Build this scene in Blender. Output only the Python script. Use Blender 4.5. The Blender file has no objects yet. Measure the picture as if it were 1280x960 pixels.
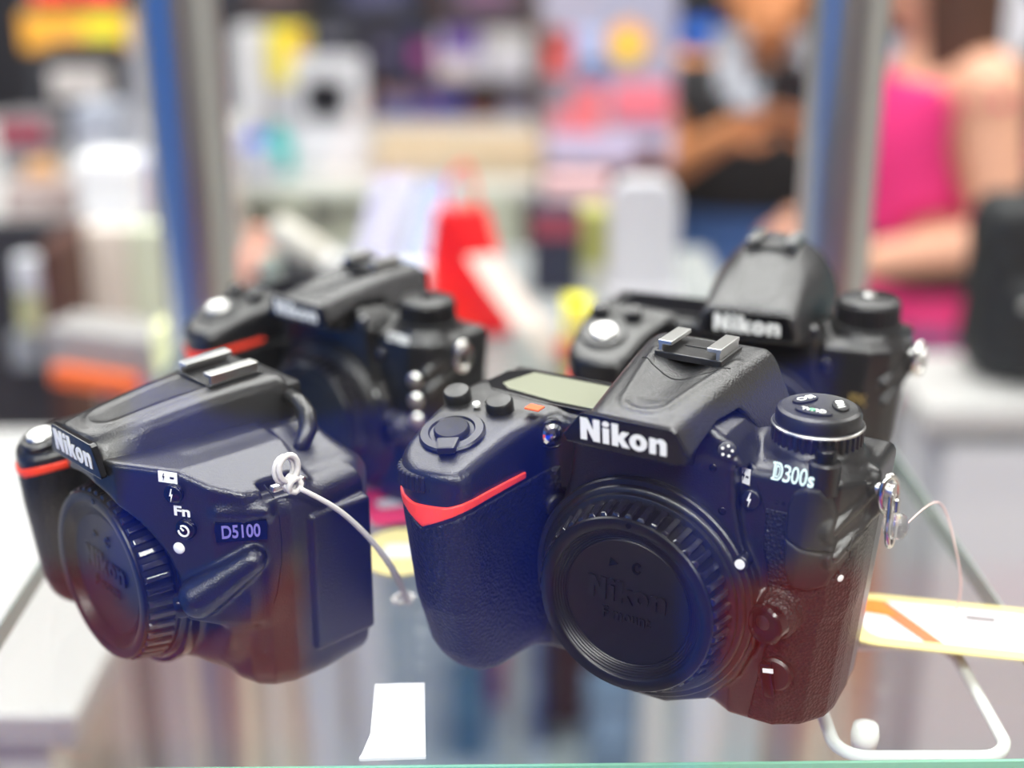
import bpy, bmesh, math, random
import numpy as np
from mathutils import Vector, Matrix

random.seed(7)
SC = bpy.context.scene
COL = SC.collection
R = math.radians

# ------------------------------------------------------------------ camera
# z = 0 is the upper face of the glass shelf, y runs away from the photographer
cam_d = bpy.data.cameras.new('photo_camera')
cam = bpy.data.objects.new('photo_camera', cam_d)
COL.objects.link(cam)
cam.location = (0, 0, 0.2475)
cam.rotation_euler = (R(70), 0, 0)
cam_d.sensor_width = 36
cam_d.lens = 50
cam_d.clip_start = 0.02
cam_d.dof.use_dof = True
cam_d.dof.focus_distance = 0.428
cam_d.dof.aperture_fstop = 3.8
SC.camera = cam

SC.view_settings.view_transform = 'Standard'
SC.view_settings.look = 'None'
SC.view_settings.gamma = 1
SC.view_settings.use_curve_mapping = False
SC.view_settings.exposure = 0.2

# ------------------------------------------------------------------ world and light
FLOOR = -1.45
CEIL = 1.55
w = bpy.data.worlds.new('world')
SC.world = w
w.use_nodes = True
w.node_tree.nodes['Background'].inputs[0].default_value = (0.75, 0.85, 1.0, 1)
w.node_tree.nodes['Background'].inputs[1].default_value = 0.25
LAMP, FRONT, CASE = 12.0, 3.4, 3.0    # watts of each ceiling lamp, factor of those added over the aisle for the mirrored shirt, strip lamp of the case


def area(name, loc, rot, sx, sy, power, col=(1, 1, 1)):
    l = bpy.data.lights.new(name, 'AREA')
    l.shape = 'RECTANGLE'
    l.size = sx
    l.size_y = sy
    l.energy = power
    l.color = col
    o = bpy.data.objects.new(name, l)
    o.location = loc
    o.rotation_euler = rot
    COL.objects.link(o)
    return o


# ------------------------------------------------------------------ materials
MATS = {}


def mat(name, col, rough=0.5, metal=0.0, spec=0.5, bump=None, coat=0.0, noise=None, emit=None, trans=0.0, ior=1.45, sheen=0.0):
    if name in MATS:
        return MATS[name]
    m = bpy.data.materials.new(name)
    m.use_nodes = True
    nt = m.node_tree
    b = nt.nodes['Principled BSDF']
    b.inputs['Base Color'].default_value = (*col, 1)
    b.inputs['Roughness'].default_value = rough
    b.inputs['Metallic'].default_value = metal
    b.inputs['Specular IOR Level'].default_value = spec
    b.inputs['Coat Weight'].default_value = coat
    b.inputs['Transmission Weight'].default_value = trans
    b.inputs['IOR'].default_value = ior
    tc = nt.nodes.new('ShaderNodeTexCoord')
    if bump:
        kind, scale, strength, dist = bump
        if kind == 'noise':
            t = nt.nodes.new('ShaderNodeTexNoise')
            t.inputs['Scale'].default_value = scale
            t.inputs['Detail'].default_value = 2
            out = t.outputs[0]
        elif kind == 'voronoi':
            t = nt.nodes.new('ShaderNodeTexVoronoi')
            t.inputs['Scale'].default_value = scale
            out = t.outputs['Distance']
        elif kind == 'wave':
            t = nt.nodes.new('ShaderNodeTexWave')
            t.inputs['Scale'].default_value = scale
            out = t.outputs[0]
        nt.links.new(tc.outputs['Object'], t.inputs['Vector'])
        bp = nt.nodes.new('ShaderNodeBump')
        bp.inputs['Strength'].default_value = strength
        bp.inputs['Distance'].default_value = dist
        nt.links.new(out, bp.inputs['Height'])
        nt.links.new(bp.outputs[0], b.inputs['Normal'])
    if noise:
        scale, c2 = noise
        t = nt.nodes.new('ShaderNodeTexNoise')
        t.inputs['Scale'].default_value = scale
        t.inputs['Detail'].default_value = 4
        nt.links.new(tc.outputs['Object'], t.inputs['Vector'])
        rp = nt.nodes.new('ShaderNodeValToRGB')
        rp.color_ramp.elements[0].position = 0.38
        rp.color_ramp.elements[1].position = 0.66
        rp.color_ramp.elements[0].color = (*col, 1)
        rp.color_ramp.elements[1].color = (*c2, 1)
        nt.links.new(t.outputs[0], rp.inputs[0])
        nt.links.new(rp.outputs[0], b.inputs['Base Color'])
    if emit:
        b.inputs['Emission Color'].default_value = (*emit[0], 1)
        b.inputs['Emission Strength'].default_value = emit[1]
    MATS[name] = m
    return m


def glass_mat(name, tint=(0.97, 0.99, 0.98), f0=.04, rough=0.0):
    """clear sheet glass: straight-through light plus a mirror reflection that grows at grazing angles"""
    if name in MATS:
        return MATS[name]
    m = bpy.data.materials.new(name)
    m.use_nodes = True
    nt = m.node_tree
    nt.nodes.clear()
    N = nt.nodes.new
    o = N('ShaderNodeOutputMaterial')
    mx = N('ShaderNodeMixShader')
    tr = N('ShaderNodeBsdfTransparent')
    gl = N('ShaderNodeBsdfGlossy')
    ge = N('ShaderNodeNewGeometry')
    dt = N('ShaderNodeVectorMath')
    dt.operation = 'DOT_PRODUCT'
    nt.links.new(ge.outputs['Incoming'], dt.inputs[0])
    nt.links.new(ge.outputs['Normal'], dt.inputs[1])

    def math_(op, a, b=None):
        n = N('ShaderNodeMath')
        n.operation = op
        for k, q in enumerate((a, b)):
            if q is None:
                continue
            if isinstance(q, (int, float)):
                n.inputs[k].default_value = q
            else:
                nt.links.new(q, n.inputs[k])
        return n.outputs[0]
    c = math_('ABSOLUTE', dt.outputs['Value'])
    p5 = math_('POWER', math_('SUBTRACT', 1.0, c), 5.0)
    fr = math_('ADD', math_('MULTIPLY', p5, 1 - f0), f0)
    tr.inputs['Color'].default_value = (*tint, 1)
    gl.inputs['Roughness'].default_value = rough
    nt.links.new(fr, mx.inputs[0])
    nt.links.new(tr.outputs[0], mx.inputs[1])
    nt.links.new(gl.outputs[0], mx.inputs[2])
    nt.links.new(mx.outputs[0], o.inputs[0])
    MATS[name] = m
    return m


mat('paint', (0.009, 0.009, 0.010), 0.30, spec=.9, bump=('noise', 1700, 0.35, 0.0004))
mat('paint_speck', (0.022, 0.022, 0.024), 0.27, spec=1.0, bump=('noise', 1500, 0.6, 0.0005))
mat('plastic', (0.008, 0.008, 0.009), 0.34, spec=.8, bump=('noise', 2200, 0.2, 0.0003))
mat('rubber', (0.008, 0.008, 0.009), 0.46, bump=('voronoi', 950, 0.7, 0.0006))
mat('soft_rubber', (0.009, 0.009, 0.010), 0.55)
mat('gloss', (0.006, 0.006, 0.008), 0.12)
mat('cap', (0.006, 0.006, 0.008), 0.33)
mat('cap_bright', (0.012, 0.012, 0.018), 0.13, spec=1.0)
mat('dark', (0.004, 0.004, 0.005), 0.6)
mat('chrome', (0.85, 0.84, 0.8), 0.12, metal=1)
mat('steel', (0.75, 0.75, 0.73), 0.28, metal=1)
mat('white_paint', (0.85, 0.86, 0.84), 0.5)
mat('mint_paint', (0.72, 0.93, 0.90), 0.5)
mat('red', (0.92, 0.06, 0.025), 0.35)
mat('orange_mark', (0.85, 0.12, 0.03), 0.4)
mat('lcd', (0.27, 0.28, 0.21), 0.08)
mat('green_mark', (0.1, 0.7, 0.25), 0.4)


# ------------------------------------------------------------------ object helpers
def new_obj(name, me, m=None, parent=None):
    o = bpy.data.objects.new(name, me)
    COL.objects.link(o)
    if m is not None:
        me.materials.append(MATS[m] if isinstance(m, str) else m)
    if parent is not None:
        o.parent = parent
    return o


def thing(name, label, cat, loc=(0, 0, 0), rz=0.0, group=None):
    o = bpy.data.objects.new(name, None)
    o.empty_display_size = 0.02
    COL.objects.link(o)
    o.location = loc
    o.rotation_euler = (0, 0, rz)
    return tag(o, label, cat, group)


def tag(o, label, cat, group=None):
    o['label'] = label
    o['category'] = cat
    if group:
        o['group'] = group
    return o


def struct(o):
    o['kind'] = 'structure'
    return o


def mesh_np(name, v, faces, smooth=True, scale=0.001):
    """v (n,3) array, faces (m,4) or list"""
    me = bpy.data.meshes.new(name)
    v = np.asarray(v, np.float64) * scale
    if isinstance(faces, np.ndarray):
        k = faces.shape[1]
        me.vertices.add(len(v))
        me.vertices.foreach_set('co', v.astype(np.float32).ravel())
        me.loops.add(faces.size)
        me.loops.foreach_set('vertex_index', faces.astype(np.int32).ravel())
        me.polygons.add(len(faces))
        me.polygons.foreach_set('loop_start', np.arange(0, faces.size, k, dtype=np.int32))
        me.update(calc_edges=True)
        me.validate()
    else:
        me.from_pydata(v.tolist(), [], faces)
        me.update()
    if smooth:
        me.polygons.foreach_set('use_smooth', np.ones(len(me.polygons), bool))
    return me


class MB:
    """collects simple shapes (any unit) into one mesh"""

    def __init__(s):
        s.v = []
        s.f = []

    def add(s, v, f):
        n = len(s.v)
        s.v += [tuple(p) for p in v]
        s.f += [[i + n for i in q] for q in f]
        return s

    def box(s, c, d, M=None):
        hx, hy, hz = d[0] / 2, d[1] / 2, d[2] / 2
        v = [Vector((c[0] + sx * hx, c[1] + sy * hy, c[2] + sz * hz)) for sx in (-1, 1) for sy in (-1, 1) for sz in (-1, 1)]
        if M is not None:
            v = [M @ p for p in v]
        return s.add(v, [(0, 1, 3, 2), (4, 6, 7, 5), (0, 4, 5, 1), (2, 3, 7, 6), (0, 2, 6, 4), (1, 5, 7, 3)])

    def lathe(s, prof, o=(0, 0, 0), ax=(0, 0, 1), n=48, cap0=True, cap1=True):
        ax = Vector(ax).normalized()
        u = ax.orthogonal().normalized()
        w_ = ax.cross(u)
        o = Vector(o)
        v = []
        for r, h in prof:
            for i in range(n):
                a = 2 * math.pi * i / n
                v.append(o + ax * h + u * (r * math.cos(a)) + w_ * (r * math.sin(a)))
        f = []
        m = len(prof)
        for j in range(m - 1):
            for i in range(n):
                k = (i + 1) % n
                f.append((j * n + i, j * n + k, (j + 1) * n + k, (j + 1) * n + i))
        if cap0:
            f.append(tuple(range(n - 1, -1, -1)))
        if cap1:
            f.append(tuple((m - 1) * n + i for i in range(n)))
        return s.add(v, f)

    def tube(s, pts, rad, n=8, closed=False):
        pts = [Vector(p) for p in pts]
        m = len(pts)
        if not hasattr(rad, '__len__'):
            rad = [rad] * m
        v = []
        nrm = None
        for i, p in enumerate(pts):
            if closed:
                t = (pts[(i + 1) % m] - pts[i - 1])
            else:
                t = pts[min(i + 1, m - 1)] - pts[max(i - 1, 0)]
            t = t.normalized() if t.length > 0 else Vector((0, 0, 1))
            if nrm is None:
                nrm = t.orthogonal().normalized()
            else:
                nrm = (nrm - t * nrm.dot(t))
                nrm = nrm.normalized() if nrm.length > 1e-9 else t.orthogonal().normalized()
            b = t.cross(nrm)
            for k in range(n):
                a = 2 * math.pi * k / n
                v.append(p + nrm * (rad[i] * math.cos(a)) + b * (rad[i] * math.sin(a)))
        f = []
        for i in range(m if closed else m - 1):
            j = (i + 1) % m
            for k in range(n):
                l = (k + 1) % n
                f.append((i * n + k, i * n + l, j * n + l, j * n + k))
        if not closed:
            f.append(tuple(range(n - 1, -1, -1)))
            f.append(tuple((m - 1) * n + k for k in range(n)))
        return s.add(v, f)

    def prism(s, poly, o, U, V, N, h0, h1):
        """2-D polygon in the plane (o,U,V), thickened along N from h0 to h1"""
        o, U, V, N = Vector(o), Vector(U), Vector(V), Vector(N)
        n = len(poly)
        v = [o + U * a + V * b + N * h for h in (h0, h1) for a, b in poly]
        f = [tuple(range(n - 1, -1, -1)), tuple(range(n, 2 * n))]
        f += [(i, (i + 1) % n, n + (i + 1) % n, n + i) for i in range(n)]
        return s.add(v, f)

    def build(s, name, m, parent=None, smooth=False, scale=0.001, bevel=0.0, angle=None):
        me = bpy.data.meshes.new(name)
        me.from_pydata([tuple(c * scale for c in p) for p in s.v], [], s.f)
        bm = bmesh.new()
        bm.from_mesh(me)
        bmesh.ops.recalc_face_normals(bm, faces=bm.faces)
        if bevel:
            ed = [e for e in bm.edges if len(e.link_faces) == 2 and e.calc_face_angle(0) > 0.6]
            bmesh.ops.bevel(bm, geom=ed, offset=bevel * scale, segments=2, affect='EDGES', profile=0.6)
        bm.to_mesh(me)
        bm.free()
        if smooth:
            me.polygons.foreach_set('use_smooth', np.ones(len(me.polygons), bool))
            if angle is not None:
                me.set_sharp_from_angle(angle=R(angle))
        me.update()
        return new_obj(name, me, m, parent)


# ------------------------------------------------------------------ distance-field modelling (millimetres)
def sstep(a, b, t):
    t = np.clip((t - a) / (b - a), 0, 1)
    return t * t * (3 - 2 * t)


def smin(a, b, k):
    h = np.clip(0.5 + 0.5 * (b - a) / k, 0, 1)
    return b + (a - b) * h - k * h * (1 - h)


def smax(a, b, k):
    return -smin(-a, -b, k)


def poly2(px, py, pts):
    pts = [np.array(p, np.float32) for p in pts]
    d = (px - pts[0][0]) ** 2 + (py - pts[0][1]) ** 2
    s = np.ones_like(d)
    n = len(pts)
    for i in range(n):
        j = i - 1
        ex, ey = pts[j] - pts[i]
        wx, wy = px - pts[i][0], py - pts[i][1]
        t = np.clip((wx * ex + wy * ey) / (ex * ex + ey * ey), 0, 1)
        d = np.minimum(d, (wx - ex * t) ** 2 + (wy - ey * t) ** 2)
        c1 = py >= pts[i][1]
        c2 = py < pts[j][1]
        c3 = ex * wy > ey * wx
        fl = (c1 & c2 & c3) | (~c1 & ~c2 & ~c3)
        s = np.where(fl, -s, s)
    return s * np.sqrt(d)


def ext(d2, h, h0, h1, r):
    a = d2 + r
    b = np.abs(h - (h0 + h1) / 2) - (h1 - h0) / 2 + r
    return np.minimum(np.maximum(a, b), 0) + np.sqrt(np.maximum(a, 0) ** 2 + np.maximum(b, 0) ** 2) - r


def rbox(x, y, z, c, hf, r):
    a = np.abs(x - c[0]) - hf[0] + r
    b = np.abs(y - c[1]) - hf[1] + r
    e = np.abs(z - c[2]) - hf[2] + r
    return np.minimum(np.maximum(np.maximum(a, b), e), 0) + np.sqrt(np.maximum(a, 0) ** 2 + np.maximum(b, 0) ** 2 + np.maximum(e, 0) ** 2) - r


def cyl(a, b, h, ca, cb, rad, h0, h1, r):
    return ext(np.sqrt((a - ca) ** 2 + (b - cb) ** 2) - rad, h, h0, h1, r)


def caps(x, y, z, p, q, r0, r1=None):
    p = np.array(p, np.float32)
    q = np.array(q, np.float32)
    e = q - p
    t = np.clip(((x - p[0]) * e[0] + (y - p[1]) * e[1] + (z - p[2]) * e[2]) / (e @ e), 0, 1)
    r1 = r0 if r1 is None else r1
    return np.sqrt((x - p[0] - e[0] * t) ** 2 + (y - p[1] - e[1] * t) ** 2 + (z - p[2] - e[2] * t) ** 2) - (r0 + (r1 - r0) * t)


def plane3(x, y, z, a, b, c, inside):
    a, b, c, i = (np.array(p, float) for p in (a, b, c, inside))
    n = np.cross(b - a, c - a)
    n /= np.linalg.norm(n)
    if (i - a) @ n > 0:
        n = -n
    return (x - a[0]) * n[0] + (y - a[1]) * n[1] + (z - a[2]) * n[2]


def sdf_mesh(name, f, lo, hi, h):
    B = 8
    lo = np.array(lo, np.float32)
    nb = [int(math.ceil((hi[i] - lo[i]) / h / B)) + 1 for i in range(3)]
    n = [k * B for k in nb]
    I = np.stack(np.meshgrid(*[np.arange(k) for k in nb], indexing='ij'), -1).reshape(-1, 3)
    cen = lo + (I * B + (B - 1) / 2) * h
    d = f(cen[:, 0], cen[:, 1], cen[:, 2])
    act = np.abs(d) < B * h * 1.25
    D = np.repeat(np.repeat(np.repeat(d.reshape(nb), B, 0), B, 1), B, 2).astype(np.float32)
    o = np.stack(np.meshgrid(*[np.arange(B)] * 3, indexing='ij'), -1).reshape(-1, 3)
    A = I[act] * B
    for s in range(0, len(A), 400):
        g = (A[s:s + 400, None, :] + o[None]).reshape(-1, 3)
        p = lo + g.astype(np.float32) * h
        D[g[:, 0], g[:, 1], g[:, 2]] = f(p[:, 0], p[:, 1], p[:, 2])
    ins = D < 0
    cs = sum(ins[i:n[0] - 1 + i, j:n[1] - 1 + j, k:n[2] - 1 + k].astype(np.int8) for i in (0, 1) for j in (0, 1) for k in (0, 1))
    C = np.argwhere((cs > 0) & (cs < 8))
    idx = -np.ones(cs.shape, np.int32)
    idx[C[:, 0], C[:, 1], C[:, 2]] = np.arange(len(C))
    acc = np.zeros((len(C), 3), np.float32)
    cnt = np.zeros(len(C), np.float32)
    for ax in range(3):
        for b1 in (0, 1):
            for b2 in (0, 1):
                of = [0, 0, 0]
                oth = [q for q in range(3) if q != ax]
                of[oth[0]], of[oth[1]] = b1, b2
                c0 = C + of
                o2 = list(of)
                o2[ax] = 1
                c1 = C + o2
                d0 = D[c0[:, 0], c0[:, 1], c0[:, 2]]
                d1 = D[c1[:, 0], c1[:, 1], c1[:, 2]]
                m_ = (d0 < 0) != (d1 < 0)
                t = d0[m_] / (d0[m_] - d1[m_])
                pt = np.tile(np.array(of, np.float32), (m_.sum(), 1))
                pt[:, ax] = t
                acc[m_] += pt
                cnt[m_] += 1
    V = lo + (C + acc / cnt[:, None]) * h
    for it in range(3):
        d0 = f(V[:, 0], V[:, 1], V[:, 2])
        e = 0.12
        g = np.stack([f(V[:, 0] + e, V[:, 1], V[:, 2]) - d0, f(V[:, 0], V[:, 1] + e, V[:, 2]) - d0, f(V[:, 0], V[:, 1], V[:, 2] + e) - d0], 1) / e
        st = d0 / np.maximum((g * g).sum(1), 0.2)
        V = V - np.clip(st, -h * .5, h * .5)[:, None] * g * 0.9
    F = []
    for ax in range(3):
        sl0 = [slice(1, -1)] * 3
        sl1 = [slice(1, -1)] * 3
        sl0[ax] = slice(0, -1)
        sl1[ax] = slice(1, None)
        a = ins[tuple(sl0)]
        b = ins[tuple(sl1)]
        E_ = np.argwhere(a != b)
        s0 = a[E_[:, 0], E_[:, 1], E_[:, 2]]
        off = np.array([1, 1, 1])
        off[ax] = 0
        E_ = E_ + off
        u, v_ = [(1, 2), (2, 0), (0, 1)][ax]
        q = []
        for du, dv in ((-1, -1), (0, -1), (0, 0), (-1, 0)):
            c = E_.copy()
            c[:, u] += du
            c[:, v_] += dv
            q.append(idx[c[:, 0], c[:, 1], c[:, 2]])
        q = np.stack(q, 1)
        q[~s0] = q[~s0][:, ::-1]
        F.append(q)
    F = np.concatenate(F)
    F = F[(F >= 0).all(1)]
    return mesh_np(name, V, F)


def sdf_obj(name, f, lo, hi, h, m, parent):
    return new_obj(name, sdf_mesh(name, f, lo, hi, h), m, parent)


def shell(f, flat, out=0.5, inn=1.5, k=0.4):
    """a skin over the body f inside the flat outline flat(x,y,z)"""
    def g(x, y, z):
        d = f(x, y, z)
        return smax(smax(d - out, -(d + inn), 0.3), flat(x, y, z), k)
    return g


def march(f, x, z, y0=-60, dirn=(0, 1, 0)):
    """first point of the surface met from the front; returns point and outward normal"""
    p = np.array([x, y0, z], np.float32)
    dr = np.array(dirn, np.float32)
    ev = lambda p: float(f(np.array([p[0]], np.float32), np.array([p[1]], np.float32), np.array([p[2]], np.float32))[0])
    for _ in range(160):
        d = ev(p)
        if d < 0.01:
            break
        p = p + dr * max(d * 0.8, 0.01)
        if dirn[1] == 1 and p[1] > 40:          # passed over the top: try a little lower
            return march(f, x, z - 1.0, y0, dirn)
    e = 0.3
    g = np.array([ev(p + np.eye(3)[i] * e) - ev(p - np.eye(3)[i] * e) for i in range(3)])
    g /= np.linalg.norm(g) + 1e-9
    return Vector(p.tolist()), Vector(g.tolist())


# ------------------------------------------------------------------ lettering
def curve_mesh(splines):
    cu = bpy.data.curves.new('glyph', 'CURVE')
    cu.dimensions = '2D'
    cu.fill_mode = 'BOTH'
    for sp in splines:
        s = cu.splines.new('POLY')
        s.points.add(len(sp) - 1)
        for p, q in zip(s.points, sp):
            p.co = (q[0], q[1], 0, 1)
        s.use_cyclic_u = True
    cu.extrude = 0.5
    o = bpy.data.objects.new('glyph', cu)
    COL.objects.link(o)
    dg = bpy.context.evaluated_depsgraph_get()
    me = bpy.data.meshes.new_from_object(o.evaluated_get(dg))
    bpy.data.objects.remove(o)
    bpy.data.curves.remove(cu)
    return me


def font_mesh(txt, bold=0.0, shear=0.0, space=1.0):
    cu = bpy.data.curves.new('glyph', 'FONT')
    cu.body = txt
    cu.size = 1.0
    cu.offset = bold
    cu.shear = shear
    cu.space_character = space
    cu.extrude = 0.5
    cu.resolution_u = 4
    o = bpy.data.objects.new('glyph', cu)
    COL.objects.link(o)
    dg = bpy.context.evaluated_depsgraph_get()
    me = bpy.data.meshes.new_from_object(o.evaluated_get(dg))
    bpy.data.objects.remove(o)
    bpy.data.curves.remove(cu)
    return me


def ell(cx, cy, rx, ry, n=28, a0=0, a1=360):
    return [(cx + rx * math.cos(R(a0 + (a1 - a0) * i / n)), cy + ry * math.sin(R(a0 + (a1 - a0) * i / n))) for i in range(n if a1 - a0 == 360 else n + 1)]


def wordmark():
    """heavy rounded-shoulder grotesque letters N i k o n, cap height 1"""
    S = []
    S.append([(0, 0), (0, 1), (.30, 1), (.56, .47), (.56, 1), (.84, 1), (.84, 0), (.56, 0), (.28, .56), (.28, 0)])
    x = 0.97
    S.append([(x, 0), (x, .70), (x + .27, .70), (x + .27, 0)])
    S.append(ell(x + .135, .89, .15, .125, 18))
    x = 1.36
    S.append([(x, 0), (x, 1.0), (x + .27, 1.0), (x + .27, .47), (x + .44, .70), (x + .74, .70), (x + .50, .39), (x + .76, 0), (x + .44, 0), (x + .27, .28), (x + .27, 0)])
    x = 2.48
    S.append(ell(x, .35, .37, .37, 30))
    S.append(ell(x, .35, .115, .17, 22)[::-1])
    x = 2.95
    S.append([(x, 0), (x, .70), (x + .26, .70), (x + .26, .61)] + ell(x + .46, .49, .25, .23, 10, 0, 125)[::-1][1:] + [(x + .71, .49), (x + .71, 0), (x + .44, 0), (x + .44, .42)] + ell(x + .355, .43, .085, .09, 6, 0, 180) + [(x + .27, .40), (x + .27, 0)])
    return curve_mesh(S)


def put_text(name, me, fn, wide, hi, m, parent, center=(0.5, 0.0), thick=0.3, keep=False):
    """fit glyph mesh into wide x hi and map every vertex through fn(u,v,w)"""
    n = len(me.vertices)
    co = np.empty(n * 3, np.float32)
    me.vertices.foreach_get('co', co)
    co = co.reshape(-1, 3)
    mn, mx = co.min(0), co.max(0)
    u = ((co[:, 0] - mn[0]) / (mx[0] - mn[0]) - center[0]) * wide
    v = ((co[:, 1] - mn[1]) / (mx[1] - mn[1]) - center[1]) * hi
    w_ = (co[:, 2] + 0.5) * thick
    out = np.array([fn(a, b, c) for a, b, c in zip(u, v, w_)], np.float32) * 0.001
    me.vertices.foreach_set('co', out.ravel())
    me.update()
    me.name = name
    return new_obj(name, me, m, parent)


def flat_map(o, U, V, N):
    o, U, V, N = Vector(o), Vector(U).normalized(), Vector(V).normalized(), Vector(N).normalized()
    return lambda a, b, c: tuple(o + U * a + V * b + N * c)


def on_body(f, x0, z0, lift=0.15, rot=0.0):
    """map text onto the front of the body f around (x0, z0)"""
    p, n = march(f, x0, z0)
    U = Vector((1, 0, 0)) - n * n.x
    U.normalize()
    V = n.cross(U) * -1
    if V.z < 0:
        V = -V
    if rot:
        q = Matrix.Rotation(rot, 3, n)
        U, V = q @ U, q @ V
    p = p + n * lift
    return lambda a, b, c: tuple(p + U * a + V * b + n * c)


NAME = {}


def wordmark_mesh():
    if 'w' not in NAME:
        NAME['w'] = wordmark()
    return NAME['w'].copy()


# ------------------------------------------------------------------ shared camera fittings
def body_cap(root, cx, cz, yf, letters=True, nr=44, n=72, mount=None):
    """round plug in the lens mount; axis along -y, front face at y = yf"""
    A = (0, -1, 0)
    o = (cx, 0, cz)
    h = -yf
    prof = [(26, -2.5), (31.3, -2.5), (31.6, -1.9), (31.3, -1.2), (30.0, -.9), (28.3, h - 1.5), (28.5, h - .7), (28.1, h - .1), (27.7, h), (25.0, h), (24.5, h - .3)]
    for i in range(1, 13):
        t = i / 12
        prof.append((24.5 - 4.3 * t, h - .4 - 2.0 * math.sin(t * 1.57) - (.22 if i % 2 else 0)))
    prof += [(19.6, h - 2.5), (0.01, h - 2.5)]
    cap = MB().lathe(prof, o, A, n, True, False).build('body_cap', 'cap', root, True, angle=38)
    mb = MB()
    for i in range(nr):
        a = 2 * math.pi * i / nr
        c, s = math.cos(a), math.sin(a)
        rad, tan = Vector((c, 0, s)), Vector((-s, 0, c))
        oc = Vector((cx, 0, cz))
        wd = 1.35
        pts = []
        for (rr, hh, ww) in ((29.7, -.7, wd), (28.2, h - 1.2, wd), (29.4, h - 1.7, wd * .62), (31.0, 0.0, wd * .62)):
            for sg in (-1, 1):
                pts.append(oc + rad * rr + Vector((0, -hh, 0)) + tan * (ww * sg))
        mb.add(pts, [(0, 1, 3, 2), (2, 3, 5, 4), (4, 5, 7, 6), (6, 7, 1, 0), (0, 2, 4, 6), (1, 7, 5, 3)])
    ribs = mb.build('grip_ribs', 'cap_bright', cap, False, bevel=0.25)
    ribs['kind'] = 'stuff'
    if letters:
        yb = -(h - 2.5)
        put_text('embossed_lettering', wordmark_mesh(), flat_map((cx, yb, cz - .5), (1, 0, 0), (0, 0, 1), A), 25.5, 7.4, 'cap', cap, (.5, 0), .55)
        put_text('embossed_lettering', font_mesh('F mount', .02), flat_map((cx, yb, cz - 6.6), (1, 0, 0), (0, 0, 1), A), 16, 3.9, 'cap', cap, (.5, 0), .45)
        mk = MB()
        mk.prism([(-1.6, -1.4), (1.4, -.2), (-1.2, 1.3)], (cx - 4.5, yb, cz + 12.5), (1, 0, 0), (0, 0, 1), A, 0, .5)
        mk.prism(ell(0, 0, 1.5, 1.9, 14, 30, 330) + ell(0, 0, .8, 1.2, 14, 30, 330)[::-1], (cx + 3.0, yb, cz + 12.2), (1, 0, 0), (0, 0, 1), A, 0, .5)
        mk.lathe([(.9, 0), (.9, .25), (.01, .25)], (cx + 1.0, yf, cz + 26.7), A, 12, True, False)
        mk.build('index_marks', 'gloss', cap)
    return cap


def mount_ring(root, cx, cz, y0, r0=35.0, m='plastic', n=72):
    A = (0, -1, 0)
    h = y0
    prof = [(r0 + 1.4, -4), (r0 + 1.4, h - 3.6), (r0 + .9, h - 3.0), (r0 - .6, h - 2.9), (r0 - .9, h - 2.1), (r0 - 1.6, h - 1.5), (r0 - 2.6, h - 1.4), (r0 - 2.9, h - .2), (r0 - 3.4, h), (28, h)]
    prof = [(r, q - h) for r, q in prof]
    return MB().lathe(prof, (cx, 0, cz), A, n, False, False).build('lens_mount', m, root, True, angle=35)


def hot_shoe(root, cx, y0, y1, z, wd=19.5, tilt=0.0):
    M = Matrix.Translation((cx, (y0 + y1) / 2, z)) @ Matrix.Rotation(tilt, 4, 'X')
    L = y1 - y0
    b = MB().box((0, 0, -.6), (wd + 2, L + 2, 2.2), M).build('hot_shoe', 'plastic', root, bevel=.4)
    for s in (-1, 1):
        r = MB()
        r.box((s * (wd / 2 - .6), 0, 1.5), (1.4, L, 2.6), M)
        r.box((s * (wd / 2 - 2.0), 0, 3.1), (4.6, L, 1.3), M)
        r.build('shoe_rail', 'steel', b, bevel=.25)
    c = MB().box((0, L * .2, .65), (wd - 11, L * .4, .4), M)
    c.build('contact_plate', 'plastic', b, bevel=.1)
    return b


def round_button(root, name, p, n, r, h, m='plastic', dome=.5, cols=None, parent=None):
    prof = [(r, -1.5), (r, h * .7), (r * .93, h * .92), (r * .8, h)] + [(r * .8 * k, h + dome * (1 - k * k) * .4) for k in (.7, .4, .01)]
    return MB().lathe(prof, p, n, 28, False, False).build(name, m, parent or root, True, angle=50)


def surf_button(root, name, f, x, z, r, h, m='plastic', dome=.5, sink=0.0):
    p, n = march(f, x, z)
    return round_button(root, name, p - n * sink, n, r, h, m, dome), p, n


def knurl_ring(cx, cy, z0, z1, r, nt, depth, m, name, parent, axis=None):
    """toothed wheel, axis z"""
    mb = MB()
    v = []
    n = nt * 4
    lev = ((z0, -.4), (z0 + .5, 0), (z1 - .5, 0), (z1, -.4))
    for zz, dr in lev:
        for i in range(n):
            a = 2 * math.pi * i / n
            rr = r + dr - (depth if i % 4 in (2, 3) else 0)
            v.append((cx + rr * math.cos(a), cy + rr * math.sin(a), zz))
    f = [(j * n + i, j * n + (i + 1) % n, (j + 1) * n + (i + 1) % n, (j + 1) * n + i) for j in range(len(lev) - 1) for i in range(n)]
    f += [tuple(range(n - 1, -1, -1)), tuple((len(lev) - 1) * n + i for i in range(n))]
    mb.add(v, f)
    return mb.build(name, m, parent)


def skin_path(f, pts, rad, lift=0.0):
    out = []
    for x, z in pts:
        p, n = march(f, x, z)
        out.append(p + n * lift)
    return out


BOLT = [(.1, 1), (-.55, -.1), (-.05, -.1), (-.25, -1), (.5, .2), (0.02, .2), (.35, 1)]


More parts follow.
